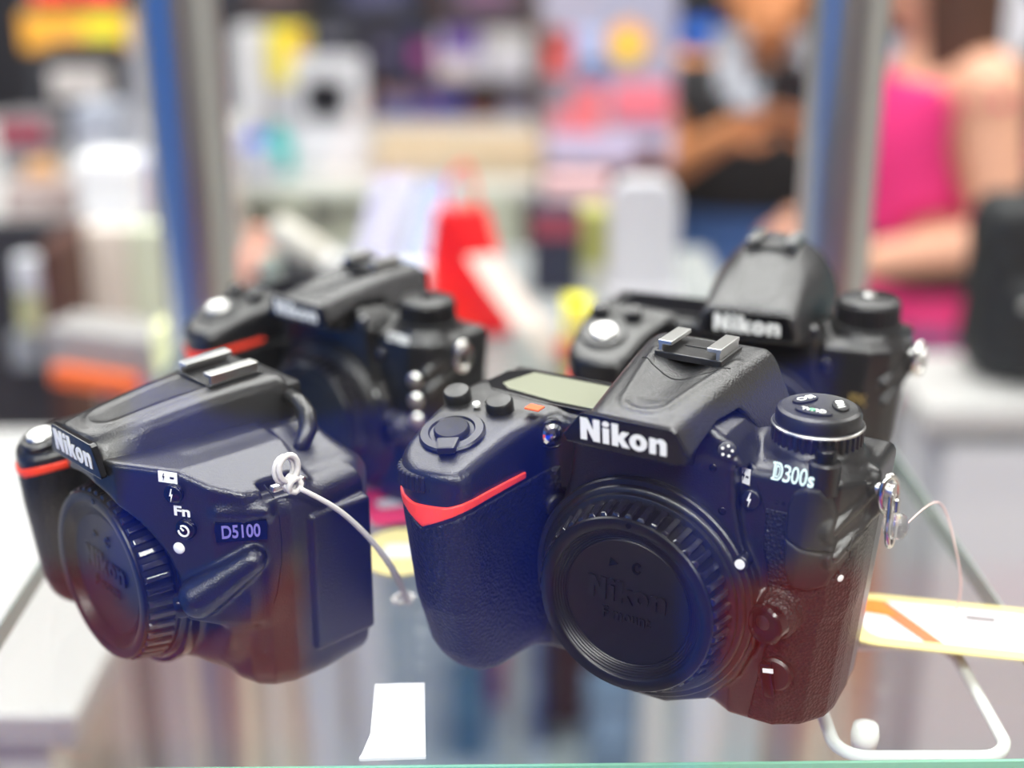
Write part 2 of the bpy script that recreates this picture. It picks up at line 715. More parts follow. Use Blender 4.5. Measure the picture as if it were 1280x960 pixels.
def decal(root, name, f, x, z, poly, sx, sz, m, lift=.1, th=.15):
    fn = on_body(f, x, z, lift)
    mb = MB()
    n = len(poly)
    v = [fn(a * sx, b * sz, h) for h in (0, th) for a, b in poly]
    mb.add(v, [tuple(range(n - 1, -1, -1)), tuple(range(n, 2 * n))] + [(i, (i + 1) % n, n + (i + 1) % n, n + i) for i in range(n)])
    return mb.build(name, m, root)


# ------------------------------------------------------------------ large magnesium body (sharp red-grip camera)
def chaikin(P, n=2):
    for _ in range(n):
        Q = []
        for i in range(len(P)):
            a, b = P[i], P[(i + 1) % len(P)]
            Q += [(a[0] * .75 + b[0] * .25, a[1] * .75 + b[1] * .25), (a[0] * .25 + b[0] * .75, a[1] * .25 + b[1] * .75)]
        P = Q
    return P


GRIP_PLAN = chaikin([(-73.5, 34), (-73.5, -6), (-72, -22), (-59, -31), (-46, -29), (-43, -10), (-38, 10), (-34, 34)], 2)
PRO_PLAN = [(-72, 52), (-73, 24), (-66, 18), (-32, 18), (22, 14), (30, 10), (48, 10), (56, 14.5), (61, 22), (62, 28), (61, 52)]
PRO_MOUNT = chaikin([(-25, 94), (-27, 66), (-36, 48), (-36, 22), (-18, 1), (17, 1), (36, 22), (37, 48), (28, 66), (26, 94)], 1)


def pro_body(x, y, z):
    xr = x + np.clip(80 - z, 0, 80) * .085 * sstep(10, 50, x)
    d = ext(poly2(xr, y, PRO_PLAN), z, 0, 85, 4.0)
    # raised block between grip and prism that carries the top display
    d = smin(d, ext(poly2(x, y, [(-70, 50), (-70, 22), (-56, 14), (-20, 14), (-20, 50)]), z, 60, 87.0, 4), 3)
    # lens mount housing
    d = smin(d, ext(poly2(x, z, PRO_MOUNT), y, 5.5, 40, 2.2), 2.0)
    d = smin(d, ext(poly2(x, z, [(-20, 85), (-16, 98), (16, 98), (23, 94), (30, 85)]), y, 5.5, 48, 3), 2)
    # shoulder under the button pod
    d = smin(d, cyl(x, y, z, 43.5, 28, 14.0, 40, 90.5, 2.5), 5)
    # grip
    g = np.interp(z, [0, 12, 30, 60, 75, 90], [21, 13, 6.5, 1.5, 0, 1]).astype(np.float32)
    xl = x + np.clip(66 - z, 0, 70) * -.025 * sstep(-40, -70, x)
    gr = ext(poly2(xl, y - g, GRIP_PLAN), z, .3, 94, 8)
    top = (35 * (z - 88.0) - 9.5 * (y - 8)) / 36.3
    gr = smax(smax(gr, top, 5.0), z - 87.2, 3)
    d = smin(d, gr, 5)
    # hollow beside the grip
    # finger shelf above the red line
    d = smax(d, -caps(x, y, z, (-92, -38, 66.5), (-30, -38, 74), 10.0), 4)
    # ridges that run to the strap lug
    d = smin(d, caps(x, y, z, (54.5, 13, 69), (61.5, 27, 79), 2.0), 1.2)
    d = smin(d, caps(x, y, z, (55.5, 14, 60.5), (61.5, 28, 71), 2.0), 1.2)
    d = smin(d, caps(x, y, z, (61, 28, 82), (61.5, 28, 72), 2.6), 1.5)
    # lens release dome
    d = smin(d, caps(x, y, z, (40.5, 14, 41), (41, 9, 40), 8.5, 7.0), 1.0)
    # bottom chamfer
    d = smax(d, (-(z) * .9 - (y - 70) * .0) , .6)
    return d


def pro_prism(x, y, z):
    i = (2, 15, 98)
    d = smax(-(y + 14 + (z - 97) * .12), y - 51, 1)
    d = smax(d, (42 * (z - 101.6) - 6.6 * (y + 14)) / 42.5, 2.5)
    d = smax(d, z - 108.0, 5)
    d = smax(d, (-8 * (y + 14) - 20 * (z - 91.0)) / 21.54, 1.2)
    d = smax(d, plane3(x, y, z, (16.0, -14, 102), (20.5, -14, 92), (18.0, 30, 109), i), 3.0)
    d = smax(d, plane3(x, y, z, (-11.5, -14, 102), (-17.5, -14, 92), (-14.5, 30, 109), i), 5.0)
    d = smax(d, plane3(x, y, z, (20.5, -14, 92), (27.5, 20, 92), (25.5, 20, 100), i), 4)
    d = smax(d, plane3(x, y, z, (-17.5, -14, 92), (-25, 20, 92), (-21, 20, 100), i), 5)
    mk = sstep(13, 18, x) * sstep(34, 20, y)
    d = smax(d, -(z - 80 - 11.5 * mk - np.clip((y + 14) * .28, 0, 6.0) * mk), 1)
    # thumb-shaped dish in the flash lid with a raised rim
    dish = caps(x, y, z, (2.5, 1.5, 110.8), (2.5, 40, 117.0), 7.4, 12.0)
    d = smax(d, -dish, 1.8)
    rim = caps(x, y, z, (2.5, -1, 105), (2.5, 36, 110), 7.4, 14.0)
    d = d - .9 * np.exp(-(rim / 1.6) ** 2) * sstep(-6, -2, -np.abs(y - 12) + 18)
    return d


def make_pro(root, h=.7):
    f = pro_body
    sdf_obj('body_shell', f, (-82, -34, -3), (72, 56, 96), h, 'paint', root)
    sdf_obj('prism_housing', pro_prism, (-32, -18, 78), (36, 54, 114), h * .8, 'paint_speck', root)
    # rubber skins
    sdf_obj('grip_rubber', shell(f, lambda x, y, z: smax(smax(poly2(x, z, [(-90, -4), (-90, 66), (-72, 65.2), (-58, 59.6), (-46, 65), (-34, 70), (-33, 52), (-36, 20), (-40, -4)]), y - 30, .3), -(z - 2), .3), .45, 1.6), (-82, -34, -3), (-28, 34, 74), h, 'rubber', root)
    side = [(35.5, 73), (43.5, 73), (45, 60), (55, 52), (58, 58), (59, 66), (70, 70), (70, 1.5), (34, 1.5), (38.5, 30), (37.5, 52), (35.5, 60)]
    sdf_obj('side_rubber', shell(f, lambda x, y, z: smax(poly2(x, z, side), y - 42, .3), .4, 1.6), (30, 4, -2), (72, 46, 78), h, 'rubber', root)
    # red flash across the grip
    red = [(-92, 76.5), (-80, 72), (-70, 68.3), (-62, 67), (-50, 68.2), (-36, 72), (-35.4, 70.4), (-46, 66.3), (-53, 63), (-58, 60.6), (-64, 63), (-72, 66.4), (-80, 69.8), (-92, 74.5)]
    sdf_obj('red_trim', shell(f, lambda x, y, z: smax(poly2(x, z, red), y - 2, .3), .75, 1.2, .25), (-82, -34, 56), (-30, 6, 80), h * .7, 'red', root)
    # mount and plug
    mount_ring(root, 0, 40, 5.5, 35)
    body_cap(root, 0, 40, -9)
    MB().lathe([(2.4, -3), (2.4, 1.0), (2.0, 1.4), (.01, 1.4)], (31.6, 3.6, 57.2), (0, -1, 0), 20, False, False).build('index_boss', 'plastic', root, True, angle=40)
    MB().lathe([(1.55, 0), (1.55, .3), (.01, .35)], (31.6, 2.2, 57.2), (0, -1, 0), 20, False, False).build('mounting_mark', 'white_paint', root)
    # name plate
    N = Vector((0, -1, -.12)).normalized()
    V = Vector((0, -.12, 1)).normalized()
    o = Vector((1.6, -14.0, 97)) + N * .0
    pl = MB().prism([(-20.0, -3.2), (-19.0, -5.4), (18.0, -5.4), (19.4, -3.6), (15.2, 4.0), (14.0, 4.9), (-13.0, 4.9), (-14.4, 4.0)], o, (1, 0, 0), V, N, -1.5, .7).build('name_plate', 'gloss', root, bevel=.35)
    put_text('brand_lettering', wordmark_mesh(), flat_map(o + N * .75 + V * -3.6 + Vector((-.6, 0, 0)), (1, 0, 0), V, N), 26.8, 7.2, 'white_paint', pl, (.5, 0), .18)
    hot_shoe(root, 2, 28, 43, 108.2, 20)
    # button pod on the right shoulder
    dial = knurl_ring(43.5, 28, 89.5, 94.7, 13.4, 36, .7, 'plastic', 'drive_dial', root)
    MB().lathe([(13.2, 94.4), (13.5, 95.0), (13.0, 95.5), (12.6, 95.5), (12.5, 98.2), (12.0, 99.4), (11.0, 100.0), (10.2, 99.9), (.01, 99.9)], (43.5, 28, 0), (0, 0, 1), 56, False, False).build('dial_top', 'paint', dial, True, angle=30)
    MB().lathe([(13.4, 94.5), (13.65, 94.8), (13.5, 95.2), (12.9, 95.3)], (43.5, 28, 0), (0, 0, 1), 56, False, False).build('bright_ring', 'steel', dial, True)
    for k, (tx, bx, by, rx, ry, ang) in enumerate((('QUAL', 43.5, 22.8, 5.6, 2.6, 0), ('WB', 48.8, 31.0, 4.6, 2.4, -62), ('ISO', 38.2, 31.0, 4.6, 2.4, 62))):
        q = Matrix.Rotation(R(ang), 3, 'Z')
        b = MB().prism(ell(0, 0, rx, ry, 24), (bx, by, 99.6), q @ Vector((1, 0, 0)), q @ Vector((0, 1, 0)), (0, 0, 1), 0, 1.0).build('dial_button', 'soft_rubber', dial, bevel=.3)
        fm = flat_map((bx, by, 100.65), q @ Vector((-1, 0, 0)), q @ Vector((0, -1, 0)), (0, 0, 1))
        put_text('button_lettering', font_mesh(tx, .02), fm, rx * 1.35, ry * 1.0, 'white_paint', dial, (.5, .5), .12)
    MB().box((43.2, 22.6, 100.75), (1.4, .9, .3)).build('green_dot', 'green_mark', dial)
    # lock button in front of the pod
    p = Vector((50.6, 14.8, 85.5))
    MB().lathe([(4.6, -6), (4.6, 3.0), (4.0, 3.6), (.01, 3.6)], p, (0, 0, 1), 28, False, False).build('lock_boss', 'paint', root, True, angle=40)
    MB().lathe([(3.1, 2), (3.1, 6.6), (2.7, 7.2), (.01, 7.4)], p, (0, 0, 1), 24, False, False).build('lock_button', 'gloss', root, True, angle=40)
    # model number
    dm = [[(0, 0), (0, .12), (.09, .12), (.09, .88), (0, .88), (0, 1), (.36, 1)] + ell(.36, .5, .34, .5, 14, -90, 90)[::-1][1:],
          [(.2, .1), (.2, .9), (.35, .9)] + ell(.35, .5, .24, .4, 12, -90, 90)[::-1][1:],
          [(.245, .16), (.35, .16)] + ell(.35, .5, .16, .34, 12, -90, 90)[1:] + [(.245, .84)],
          [(.30, .24), (.30, .76), (.36, .76)] + ell(.36, .5, .09, .26, 8, -90, 90)[::-1][1:]]
    md = curve_mesh(dm)
    pa, na = march(f, 36.6, 82.2)
    pb, nb_ = march(f, 44.0, 82.2)
    TU = (pb - pa).normalized()
    TN = (na + nb_).normalized()
    TN = (TN - TU * TN.dot(TU)).normalized()
    TV = TU.cross(TN) * -1
    TV = TV if TV.z > 0 else -TV
    tx0 = pa + TN * .45
    put_text('model_lettering', md, flat_map(tx0, TU, TV, TN), 3.2, 5.3, 'mint_paint', root, (0, 0), .15)
    for k in range(3):
        dg = font_mesh('300'[k], .0)
        put_text('model_lettering', dg, flat_map(tx0 + TU * (3.35 + k * 2.45), TU, TV, TN), 2.2, 5.0, 'mint_paint', root, (0, 0), .15)
    put_text('model_lettering', font_mesh('s', .02), flat_map(tx0 + TU * 10.8, TU, TV, TN), 1.8, 3.1, 'mint_paint', root, (0, 0), .15)
    for k in range(3):
        p, n = march(f, 38.8 + 2.0 * k, 75.5)
        MB().lathe([(.75, 0), (.7, .15), (.01, .05)], p, n, 14, False, False).build('microphone_hole', 'dark', root)
    # terminal covers
    up = [(42.6, 66), (42.6, 75), (44, 80), (47.5, 82.2), (51, 81.7), (54, 78.5), (55.4, 74), (55.4, 63), (51.4, 62.6), (47.6, 63.4)]
    lw = [(42.6, 65.2), (47.6, 62.6), (51.4, 61.8), (55.5, 62.2), (55.7, 55), (54, 51.2), (49.5, 49.8), (45, 51), (42.7, 56)]
    for P in (up, lw):
        sdf_obj('terminal_cover', shell(f, lambda x, y, z, P=P: smax(poly2(x, z, P) - .3, y - 34, .3), 2.0, 1.5, 1.3), (40, 2, 46), (64, 38, 88), .55, 'soft_rubber', root)
    MB().lathe([(1.1, -.5), (1.1, .5), (.01, .8)], march(f, 56.6, 52.2)[0], march(f, 56.6, 52.2)[1], 14, False, False).build('index_dot', 'white_paint', root)
    # lens release and focus lever
    pr = Vector((40.5, 4.5, 39.5))
    rel = MB().lathe([(6.2, -4), (6.2, 2.0), (5.6, 2.8), (4.9, 2.9), (4.7, 2.2), (.01, 2.0)], pr, (-.25, -1, 0), 32, False, False).build('lens_release_button', 'gloss', root, True, angle=35)
    p, n = march(f, 42.0, 20)
    lv = MB().lathe([(5.4, -1), (5.4, .9), (4.6, 1.6), (.01, 1.6)], p, n, 28, False, False).build('focus_lever', 'plastic', root, True, angle=40)
    MB().box((0, 0, 0), (3.4, 2.8, 11), Matrix.Translation(p + n * 2 + Vector((-1.5, 0, -1.5))) @ Matrix.Rotation(R(-10), 4, 'Y')).build('lever_arm', 'gloss', lv, bevel=.5)
    MB().box((0, 0, 0), (3.2, .5, 1.3), Matrix.Translation(p + n * 3.5 + Vector((-1.2, 0, 2.2))) @ Matrix.Rotation(R(-10), 4, 'Y')).build('lever_mark', 'white_paint', lv)
    # front buttons next to the mount
    for (x, z, r) in ((-37.2, 56, 4.0), (-38.0, 26, 4.0)):
        surf_button(root, 'front_button', f, x, z, r, 3.2, 'plastic', 1.2)
    # multi-dot button, compensation mark and flash button
    b, p, n = surf_button(root, 'microphone_button', f, 24.2, 90.0, 3.0, 1.5, 'plastic', .6)
    mb = MB()
    U = n.orthogonal().normalized()
    W = n.cross(U)
    for k in range(5):
        a = k * 1.2566
        mb.lathe([(.42, 0), (.42, .12), (.01, .14)], p + n * 1.62 + U * (1.5 * math.cos(a)) + W * (1.5 * math.sin(a)), n, 8, False, False)
    mb.build('button_dots', 'white_paint', b)
    decal(root, 'compensation_mark', f, 28.6, 81.3, [(-1, -1), (1, -1), (1, 1), (-1, 1)], 1.9, 2.4, 'white_paint')
    decal(root, 'compensation_bolt', f, 28.1, 81.3, BOLT, .9, 1.8, 'dark', .28)
    decal(root, 'compensation_bolt', f, 29.5, 81.3, [(-.6, .2), (.6, .2), (.6, -.2), (-.6, -.2)], .9, 1.4, 'dark', .28)
    b, p, n = surf_button(root, 'flash_button', f, 31.0, 75.0, 3.1, 1.4, 'plastic', .5)
    fn = flat_map(p + n * 1.75, (1, 0, 0) - n * n.x if False else (Vector((1, 0, 0)) - n * n.x), (Vector((0, 0, 1)) - n * n.z), n)
    mb = MB()
    v = [fn(a * 1.3, c * 2.4, hh) for hh in (0, .12) for a, c in BOLT]
    k = len(BOLT)
    mb.add(v, [tuple(range(k - 1, -1, -1)), tuple(range(k, 2 * k))] + [(i, (i + 1) % k, k + (i + 1) % k, k + i) for i in range(k)])
    mb.build('flash_symbol', 'white_paint', b)
    # housing screws
    for x, z in ((-19, 86), (24, 71), (20.5, 84)):
        p, n = march(f, x, z)
        MB().lathe([(1.3, 0), (1.2, .25), (.5, .2), (.01, .1)], p, n, 14, False, False).build('screw', 'gloss', root, True)
    # autofocus lamp
    p, n = march(f, -36.5, 80.5)
    b = MB().lathe([(5.0, -1), (5.0, .5), (4.5, .9), (4.2, .6)], p, n, 28, False, False).build('lamp_bezel', 'gloss', root, True)
    MB().lathe([(4.0, 0), (3.6, .7), (2.4, 1.4), (1.0, 1.75), (.01, 1.8)], p, n, 16, False, False).build('focus_lamp', 'chrome', b)
    # shutter release with switch collar
    tn = Vector((0, -9.5, 35)).normalized()

    def tp(x, y):
        return Vector((x, y, 88.0 + 9.5 / 35 * (y - 8)))
    c = tp(-59.5, -9)
    col = MB().lathe([(10.4, -3), (10.4, .8), (9.8, 1.5), (7.4, 1.7), (6.9, 1.0), (5.9, .9)], c, tn, 48, False, True).build('power_switch', 'plastic', root, True, angle=35)
    U = Vector((1, 0, 0))
    W = tn.cross(U)
    MB().prism([(-3.6, -5.6), (3.6, -5.6), (2.7, -11.6), (-2.7, -11.6)], c, Matrix.Rotation(R(22), 3, tn) @ U, Matrix.Rotation(R(22), 3, tn) @ W, tn, .6, 3.1).build('switch_lever', 'plastic', col, bevel=.7)
    MB().lathe([(5.6, -1), (5.6, 2.2), (5.1, 2.8), (3.6, 2.6), (.01, 2.2)], c, tn, 36, False, False).build('shutter_button', 'soft_rubber', root, True, angle=40)
    for bx, by in ((-69, 9), (-53.0, 8.5)):
        MB().lathe([(4.5, -2), (4.5, 1.6), (3.9, 2.4), (2.6, 2.6), (.01, 2.7)], tp(bx, by), tn, 28, False, False).build('top_button', 'plastic', root, True, angle=40)
    MB().lathe([(1.2, -.5), (1.2, .6), (.01, .7)], tp(-60.5, 6.8), tn, 14, False, False).build('top_mark', 'white_paint', root)
    MB().box((0, 0, 0), (5.0, 4.2, .6), Matrix.Translation(tp(-41.5, 10.5) + tn * .4)).build('record_mark', 'orange_mark', root, bevel=.15)
    # top display
    MB().prism([(-68, 26), (-63, 20), (-40, 17), (-20, 17), (-20, 43), (-60, 43), (-67, 38)], (0, 0, 87.7), (1, 0, 0), (0, 1, 0), (0, 0, 1), -1, .9).build('display_bezel', 'gloss', root, bevel=.5)
    MB().prism([(-62, 26), (-58, 22.5), (-40, 19.5), (-21, 19.5), (-21, 40), (-58, 40)], (0, 0, 88.6), (1, 0, 0), (0, 1, 0), (0, 0, 1), -.2, .25).build('top_display', 'lcd', root, bevel=.1)
    # front command wheel
    pw, nw = march(f, -61, 74)
    knurl_ring(-61, pw.y + 9.6, 71.2, 76.6, 11.0, 34, .7, 'soft_rubber', 'command_wheel', root)
    # strap lug and its split ring
    lug = MB().lathe([(2.0, -2), (2.0, 5.5), (2.6, 5.8), (2.6, 6.6), (.01, 6.8)], (61.5, 27, 79), (1, -.1, 0), 20, False, False).build('strap_lug', 'steel', root, True, angle=40)
    pts = [(66.3 + 1.8 * math.cos(a) * .9, 26.5 + 2.5 * math.cos(a), 77.8 + 5.6 * math.sin(a)) for a in [i * math.pi / 10 for i in range(20)]]
    MB().tube(pts, 1.0, 10, True).build('lug_ring', 'chrome', root, True)
    # seam of the flash lid in front of the shoe
    sp = []
    for k in range(25):
        t = k / 24
        x = -12 + 28 * t
        y = 25 - 7.5 * math.sin(t * math.pi) + 4 * max(0, t - .6)
        p, n = march(pro_prism, x, 130, y, (0, 0, -1))
        sp.append(p)
    MB().tube(sp, .22, 5).build('lid_seam', 'dark', root)
    # panel seam right of the mount
    sp = [march(f, x, z)[0] for x, z in [(27.2, 90), (28.5, 87.5), (30.5, 84), (32.6, 80), (34.5, 75), (35.6, 71), (36.4, 66), (37.4, 60), (38, 54)]]
    MB().tube(sp, .22, 5).build('panel_seam', 'dark', root)
    # eyepiece and rear screen frame
    MB().box((2, 54, 92), (34, 8, 22)).build('eyepiece', 'soft_rubber', root, bevel=2)
    MB().box((0, 53, 42), (70, 4, 52)).build('rear_screen', 'gloss', root, bevel=1)
    for x in (-50, 40):
        pass
    return root


# ------------------------------------------------------------------ small body (camera tied with white string)
SMALL_PLAN = chaikin([(-60, 60), (-60, 16), (-30, 17), (8, 13), (40, 11), (54, 15), (60, 30), (55, 64), (20, 66), (-20, 64)], 1)
SMALL_GRIP = chaikin([(-62, 30), (-62, 4), (-57, -9), (-45, -13), (-36, -8), (-32, 8), (-30, 30)], 2)
SMALL_MOUNT = chaikin([(-22, 72), (-28, 58), (-33, 40), (-33, 18), (-18, 0.5), (17, .5), (33, 18), (34, 38), (28, 56), (24, 72)], 1)


SMALL_BROW = chaikin([(-16, -11), (16, -12), (28, -5), (53, 9), (56, 24), (54, 40), (-24, 40), (-24, 2)], 1)


def small_body(x, y, z):
    d = ext(poly2(x, y, SMALL_PLAN), z, 0, 70, 9)
    d = smax(d, z - 62 - 9 * sstep(-34, -18, x), 5)
    # bulging front panel on the right
    d = smin(d, ext(poly2(x, z, chaikin([(6, 70), (36, 68), (50, 58), (53, 36), (48, 12), (30, 2), (6, 2)], 2)), y, 8.5, 40, 5), 3)
    d = smin(d, ext(poly2(x, z, SMALL_MOUNT), y, 4.5, 40, 3), 4)
    # shoulders rising to the prism
    d = smin(d, ext(poly2(x, z, [(-34, 66), (-24, 74), (26, 76), (46, 68), (46, 50), (-34, 50)]), y, 8, 60, 5), 5)
    # brow that runs from the nose round the mount to the right panel
    wd = ext(poly2(x, y, SMALL_BROW), z, 26, 79, 2.5)
    wd = smax(wd, z - 77 + .35 * np.clip(x - 37, 0, 40), 2)
    wd = smax(wd, -ext(np.sqrt(x * x + (z - 31.5) ** 2) - 36.0, y, -40, 5.0, 1), 2)
    d = smin(d, wd, 3)
    # grip
    g = np.interp(z, [0, 12, 40, 60, 70], [9, 5, 1.5, 0, 0]).astype(np.float32)
    gr = ext(poly2(x, y - g, SMALL_GRIP), z, 1, 84, 6)
    top = (30 * (z - 63.0) - 8 * (y + 4)) / 31.05
    gr = smax(smax(gr, top, 4), z - 63.5, 3)
    d = smin(d, gr, 4)
    # lens release lump and brow over the model plate
    d = smin(d, caps(x, y, z, (43.5, 1.5, 37), (55.5, 13.5, 49.5), 6.6, 4.2), 2.0)
    d = smin(d, caps(x, y, z, (48, 8.5, 64.5), (55.5, 19, 64.5), 2.4), 2.5)
    # nook around the strap lug
    d = smax(d, -rbox(x, y, z, (55, 26, 71), (4.5, 7, 3.5), 1.5), 1)
    # port cover on the right flank
    d = smin(d, rbox(x, y, z, (55, 44, 36), (5.2, 12, 24), 2), .6)
    return d


def small_prism(x, y, z):
    i = (0, 15, 76)
    d = smax(-(y + 13 + (z - 77) * .1), y - 56, 1)
    d = smax(d, (46 * (z - 83.0) - 8.0 * (y + 13)) / 46.7, 3)
    d = smax(d, z - 89.5, 5)
    d = smax(d, (-9 * (y + 13) - 20 * (z - 71.5)) / 21.9, 1.5)
    d = smax(d, plane3(x, y, z, (13.0, -13, 83), (16.5, -13, 71.5), (15.0, 32, 90.5), i), 4)
    d = smax(d, plane3(x, y, z, (-12.5, -13, 83), (-16.5, -13, 71.5), (-15.0, 32, 90.5), i), 5)
    d = smax(d, plane3(x, y, z, (18.5, -13, 72), (45, 22, 74), (34, 22, 85), i), 5)
    d = smax(d, plane3(x, y, z, (-16.5, -13, 71.5), (-30, 22, 70), (-26, 22, 82), i), 5)
    d = smax(d, -(z - 62 - 11.5 * sstep(6, 14, x)), 1.5)
    rim = caps(x, y, z, (0, 0, 84), (0, 34, 90), 7.0, 9.0)
    d = d - .45 * np.exp(-(rim / 1.4) ** 2)
    d = smax(d, -caps(x, y, z, (0, 14, 98.2), (0, 42, 101), 10.2, 10.8), 1.0)
    return d


def make_small(root, h=.9):
    f = small_body
    ctr = 31.5
    sdf_obj('body_shell', f, (-66, -18, -3), (64, 70, 80), h, 'paint', root)
    sdf_obj('prism_housing', small_prism, (-36, -20, 60), (36, 60, 94), h * .85, 'paint', root)
    sdf_obj('grip_rubber', shell(f, lambda x, y, z: smax(poly2(x, z, [(-70, 2), (-70, 55), (-45, 54), (-29, 60), (-28, 30), (-32, 2)]), y - 24, .3), .45, 1.6), (-68, -20, -2), (-26, 30, 64), h, 'rubber', root)
    sdf_obj('red_trim', shell(f, lambda x, y, z: smax(poly2(x, z, [(-70, 54.5), (-46, 55), (-28, 61), (-28, 58.5), (-44, 52.5), (-70, 51.5)]), y - 6, .3), .8, 1.2, .25), (-68, -20, 48), (-24, 10, 68), .6, 'red', root)
    mount_ring(root, 0, ctr, 4.5, 33.0, 'gloss')
    body_cap(root, 0, ctr, -9.5, True, 44)
    N = Vector((0, -1, -.1)).normalized()
    V = Vector((0, -.1, 1)).normalized()
    o = Vector((0, -13.0, 77.2))
    pl = MB().prism([(-16.3, -4.6), (-15.6, -5.6), (15.6, -5.6), (16.3, -4.6), (13.2, 4.4), (12.2, 5.2), (-12.2, 5.2), (-13.2, 4.4)], o, (1, 0, 0), V, N, -1.5, .7).build('name_plate', 'gloss', root, bevel=.35)
    put_text('brand_lettering', wordmark_mesh(), flat_map(o + N * .75 + V * -3.4, (1, 0, 0), V, N), 23.5, 7.4, 'white_paint', pl, (.5, 0), .18)
    hot_shoe(root, 0, 31, 49, 89.6, 19.5, R(2))
    # buttons beside the mount
    b, p, n = surf_button(root, 'flash_button', f, 36.7, 70.2, 3.1, 2.0, 'gloss', .6)
    fn = flat_map(p + n * 2.35, Vector((1, 0, 0)) - n * n.x, Vector((0, 0, 1)) - n * n.z, n)
    k = len(BOLT)
    MB().add([fn(a * 1.2, c * 2.2, hh) for hh in (0, .12) for a, c in BOLT], [tuple(range(k - 1, -1, -1)), tuple(range(k, 2 * k))] + [(i, (i + 1) % k, k + (i + 1) % k, k + i) for i in range(k)]).build('flash_symbol', 'white_paint', b)
    b, p, n = surf_button(root, 'function_button', f, 39.5, 58.9, 3.3, 2.0, 'gloss', .6)
    mb = MB()
    U = (Vector((1, 0, 0)) - n * n.x).normalized()
    W = (Vector((0, 0, 1)) - n * n.z).normalized()
    ring = [p + n * 2.35 + U * (1.7 * math.cos(a)) + W * (1.7 * math.sin(a)) for a in [R(120 - t * 15) for t in range(21)]]
    mb.tube(ring, .32, 6)
    mb.tube([p + n * 2.35, p + n * 2.35 + U * -1.0 + W * 1.0], .3, 6)
    mb.build('timer_symbol', 'white_paint', b)
    put_text('function_lettering', font_mesh('Fn', .03), on_body(f, 38.4, 62.7, .15), 5.4, 3.3, 'white_paint', root, (.5, 0), .15)
    decal(root, 'compensation_mark', f, 35.0, 75.0, [(-1, -1), (1, -1), (1, 1), (-1, 1)], 3.2, 1.8, 'white_paint')
    decal(root, 'compensation_bolt', f, 33.8, 75.0, BOLT, .7, 1.2, 'dark', .28)
    decal(root, 'compensation_bolt', f, 36.3, 75.0, [(-.7, .25), (.7, .25), (.7, -.25), (-.7, -.25)], .9, 1.2, 'dark', .28)
    p, n = march(f, 36.5, 51.6)
    MB().lathe([(1.9, -.5), (1.9, .3), (1.5, .6), (.01, .7)], p, n, 20, False, False).build('mounting_mark', 'white_paint', root, True)
    for k in range(3):
        p, n = march(f, 48.5 + 1.4 * k, 67.6)
        MB().lathe([(.6, 0), (.55, .15), (.01, .05)], p, n, 12, False, False).build('microphone_hole', 'dark', root)
    # model plate
    fn = flat_map((52.4, 12.2, 59.3), (8.1, 11.8, 0), (0, 0, 1), (11.8, -8.1, 0))
    q = [fn(a, b, -1.5) for a, b in ((-8, -3.6), (8, -3.6), (8.3, 0), (8, 3.2), (-8, 3.2), (-8.3, 0))]
    q2 = [fn(a, b, 1.0) for a, b in ((-7.6, -3.3), (7.6, -3.3), (7.9, 0), (7.6, 2.9), (-7.6, 2.9), (-7.9, 0))]
    mp = MB().add(q + q2, [(5, 4, 3, 2, 1, 0), (6, 7, 8, 9, 10, 11)] + [(i, (i + 1) % 6, 6 + (i + 1) % 6, 6 + i) for i in range(6)]).build('model_plate', 'gloss', root)
    put_text('model_lettering', font_mesh('D5100', .02), lambda a, b, c: fn(a, b, c + 1.05), 11.5, 4.4, mat('violet_silver', (.30, .26, .62), .35, .4), mp, (.5, .5), .2)
    # lens release pin
    MB().lathe([(4.0, -4), (4.0, 2.6), (3.4, 3.4), (2.2, 3.3), (.01, 2.6)], (40.5, -1.6, 34.5), (-.6, -1, -.25), 26, False, False).build('lens_release_button', 'gloss', root, True, angle=40)
    # shutter button
    tn = Vector((0, -8, 30)).normalized()
    c = Vector((-46, -3, 63.3))
    MB().lathe([(7.6, -2), (7.6, 1.2), (6.8, 2.0), (5.4, 2.0), (5.2, 1.4)], c, tn, 36, False, True).build('power_switch', 'plastic', root, True, angle=35)
    MB().lathe([(4.8, -1), (4.8, 2.6), (4.2, 3.2), (.01, 3.0)], c, tn, 30, False, False).build('shutter_button', 'steel', root, True, angle=40)
    # strap lug
    MB().box((56.5, 27, 71.2), (2.4, 12, 2.2)).build('strap_lug', 'steel', root, bevel=.8)
    # seam of the front panel
    sp = [(52, 21.5, 71.2), (55.0, 22.7, 67.5), (57.2, 22.9, 62.0), (57.4, 23.1, 53.9), (57.2, 22.7, 45.8), (56.7, 20.9, 36.6), (55.2, 17.8, 27.4)]
    MB().tube(sp, .28, 5).build('panel_seam', 'dark', root)
    # folded screen and eyepiece at the back
    MB().box((0, 66, 34), (78, 7, 54)).build('rear_screen', 'plastic', root, bevel=2)
    MB().box((0, 58, 76), (30, 10, 18)).build('eyepiece', 'soft_rubber', root, bevel=2.5)
    # rear rim of the top plate
    rim = [(36, 44, 68), (36.5, 47, 73), (35.5, 50, 77), (32, 52, 80.5), (27, 53, 82.8), (21, 53, 84)]
    MB().tube(rim, [2.2, 2.8, 3.2, 3.2, 2.8, 2.2], 14).build('rear_rim', 'paint', root, True)
    return root


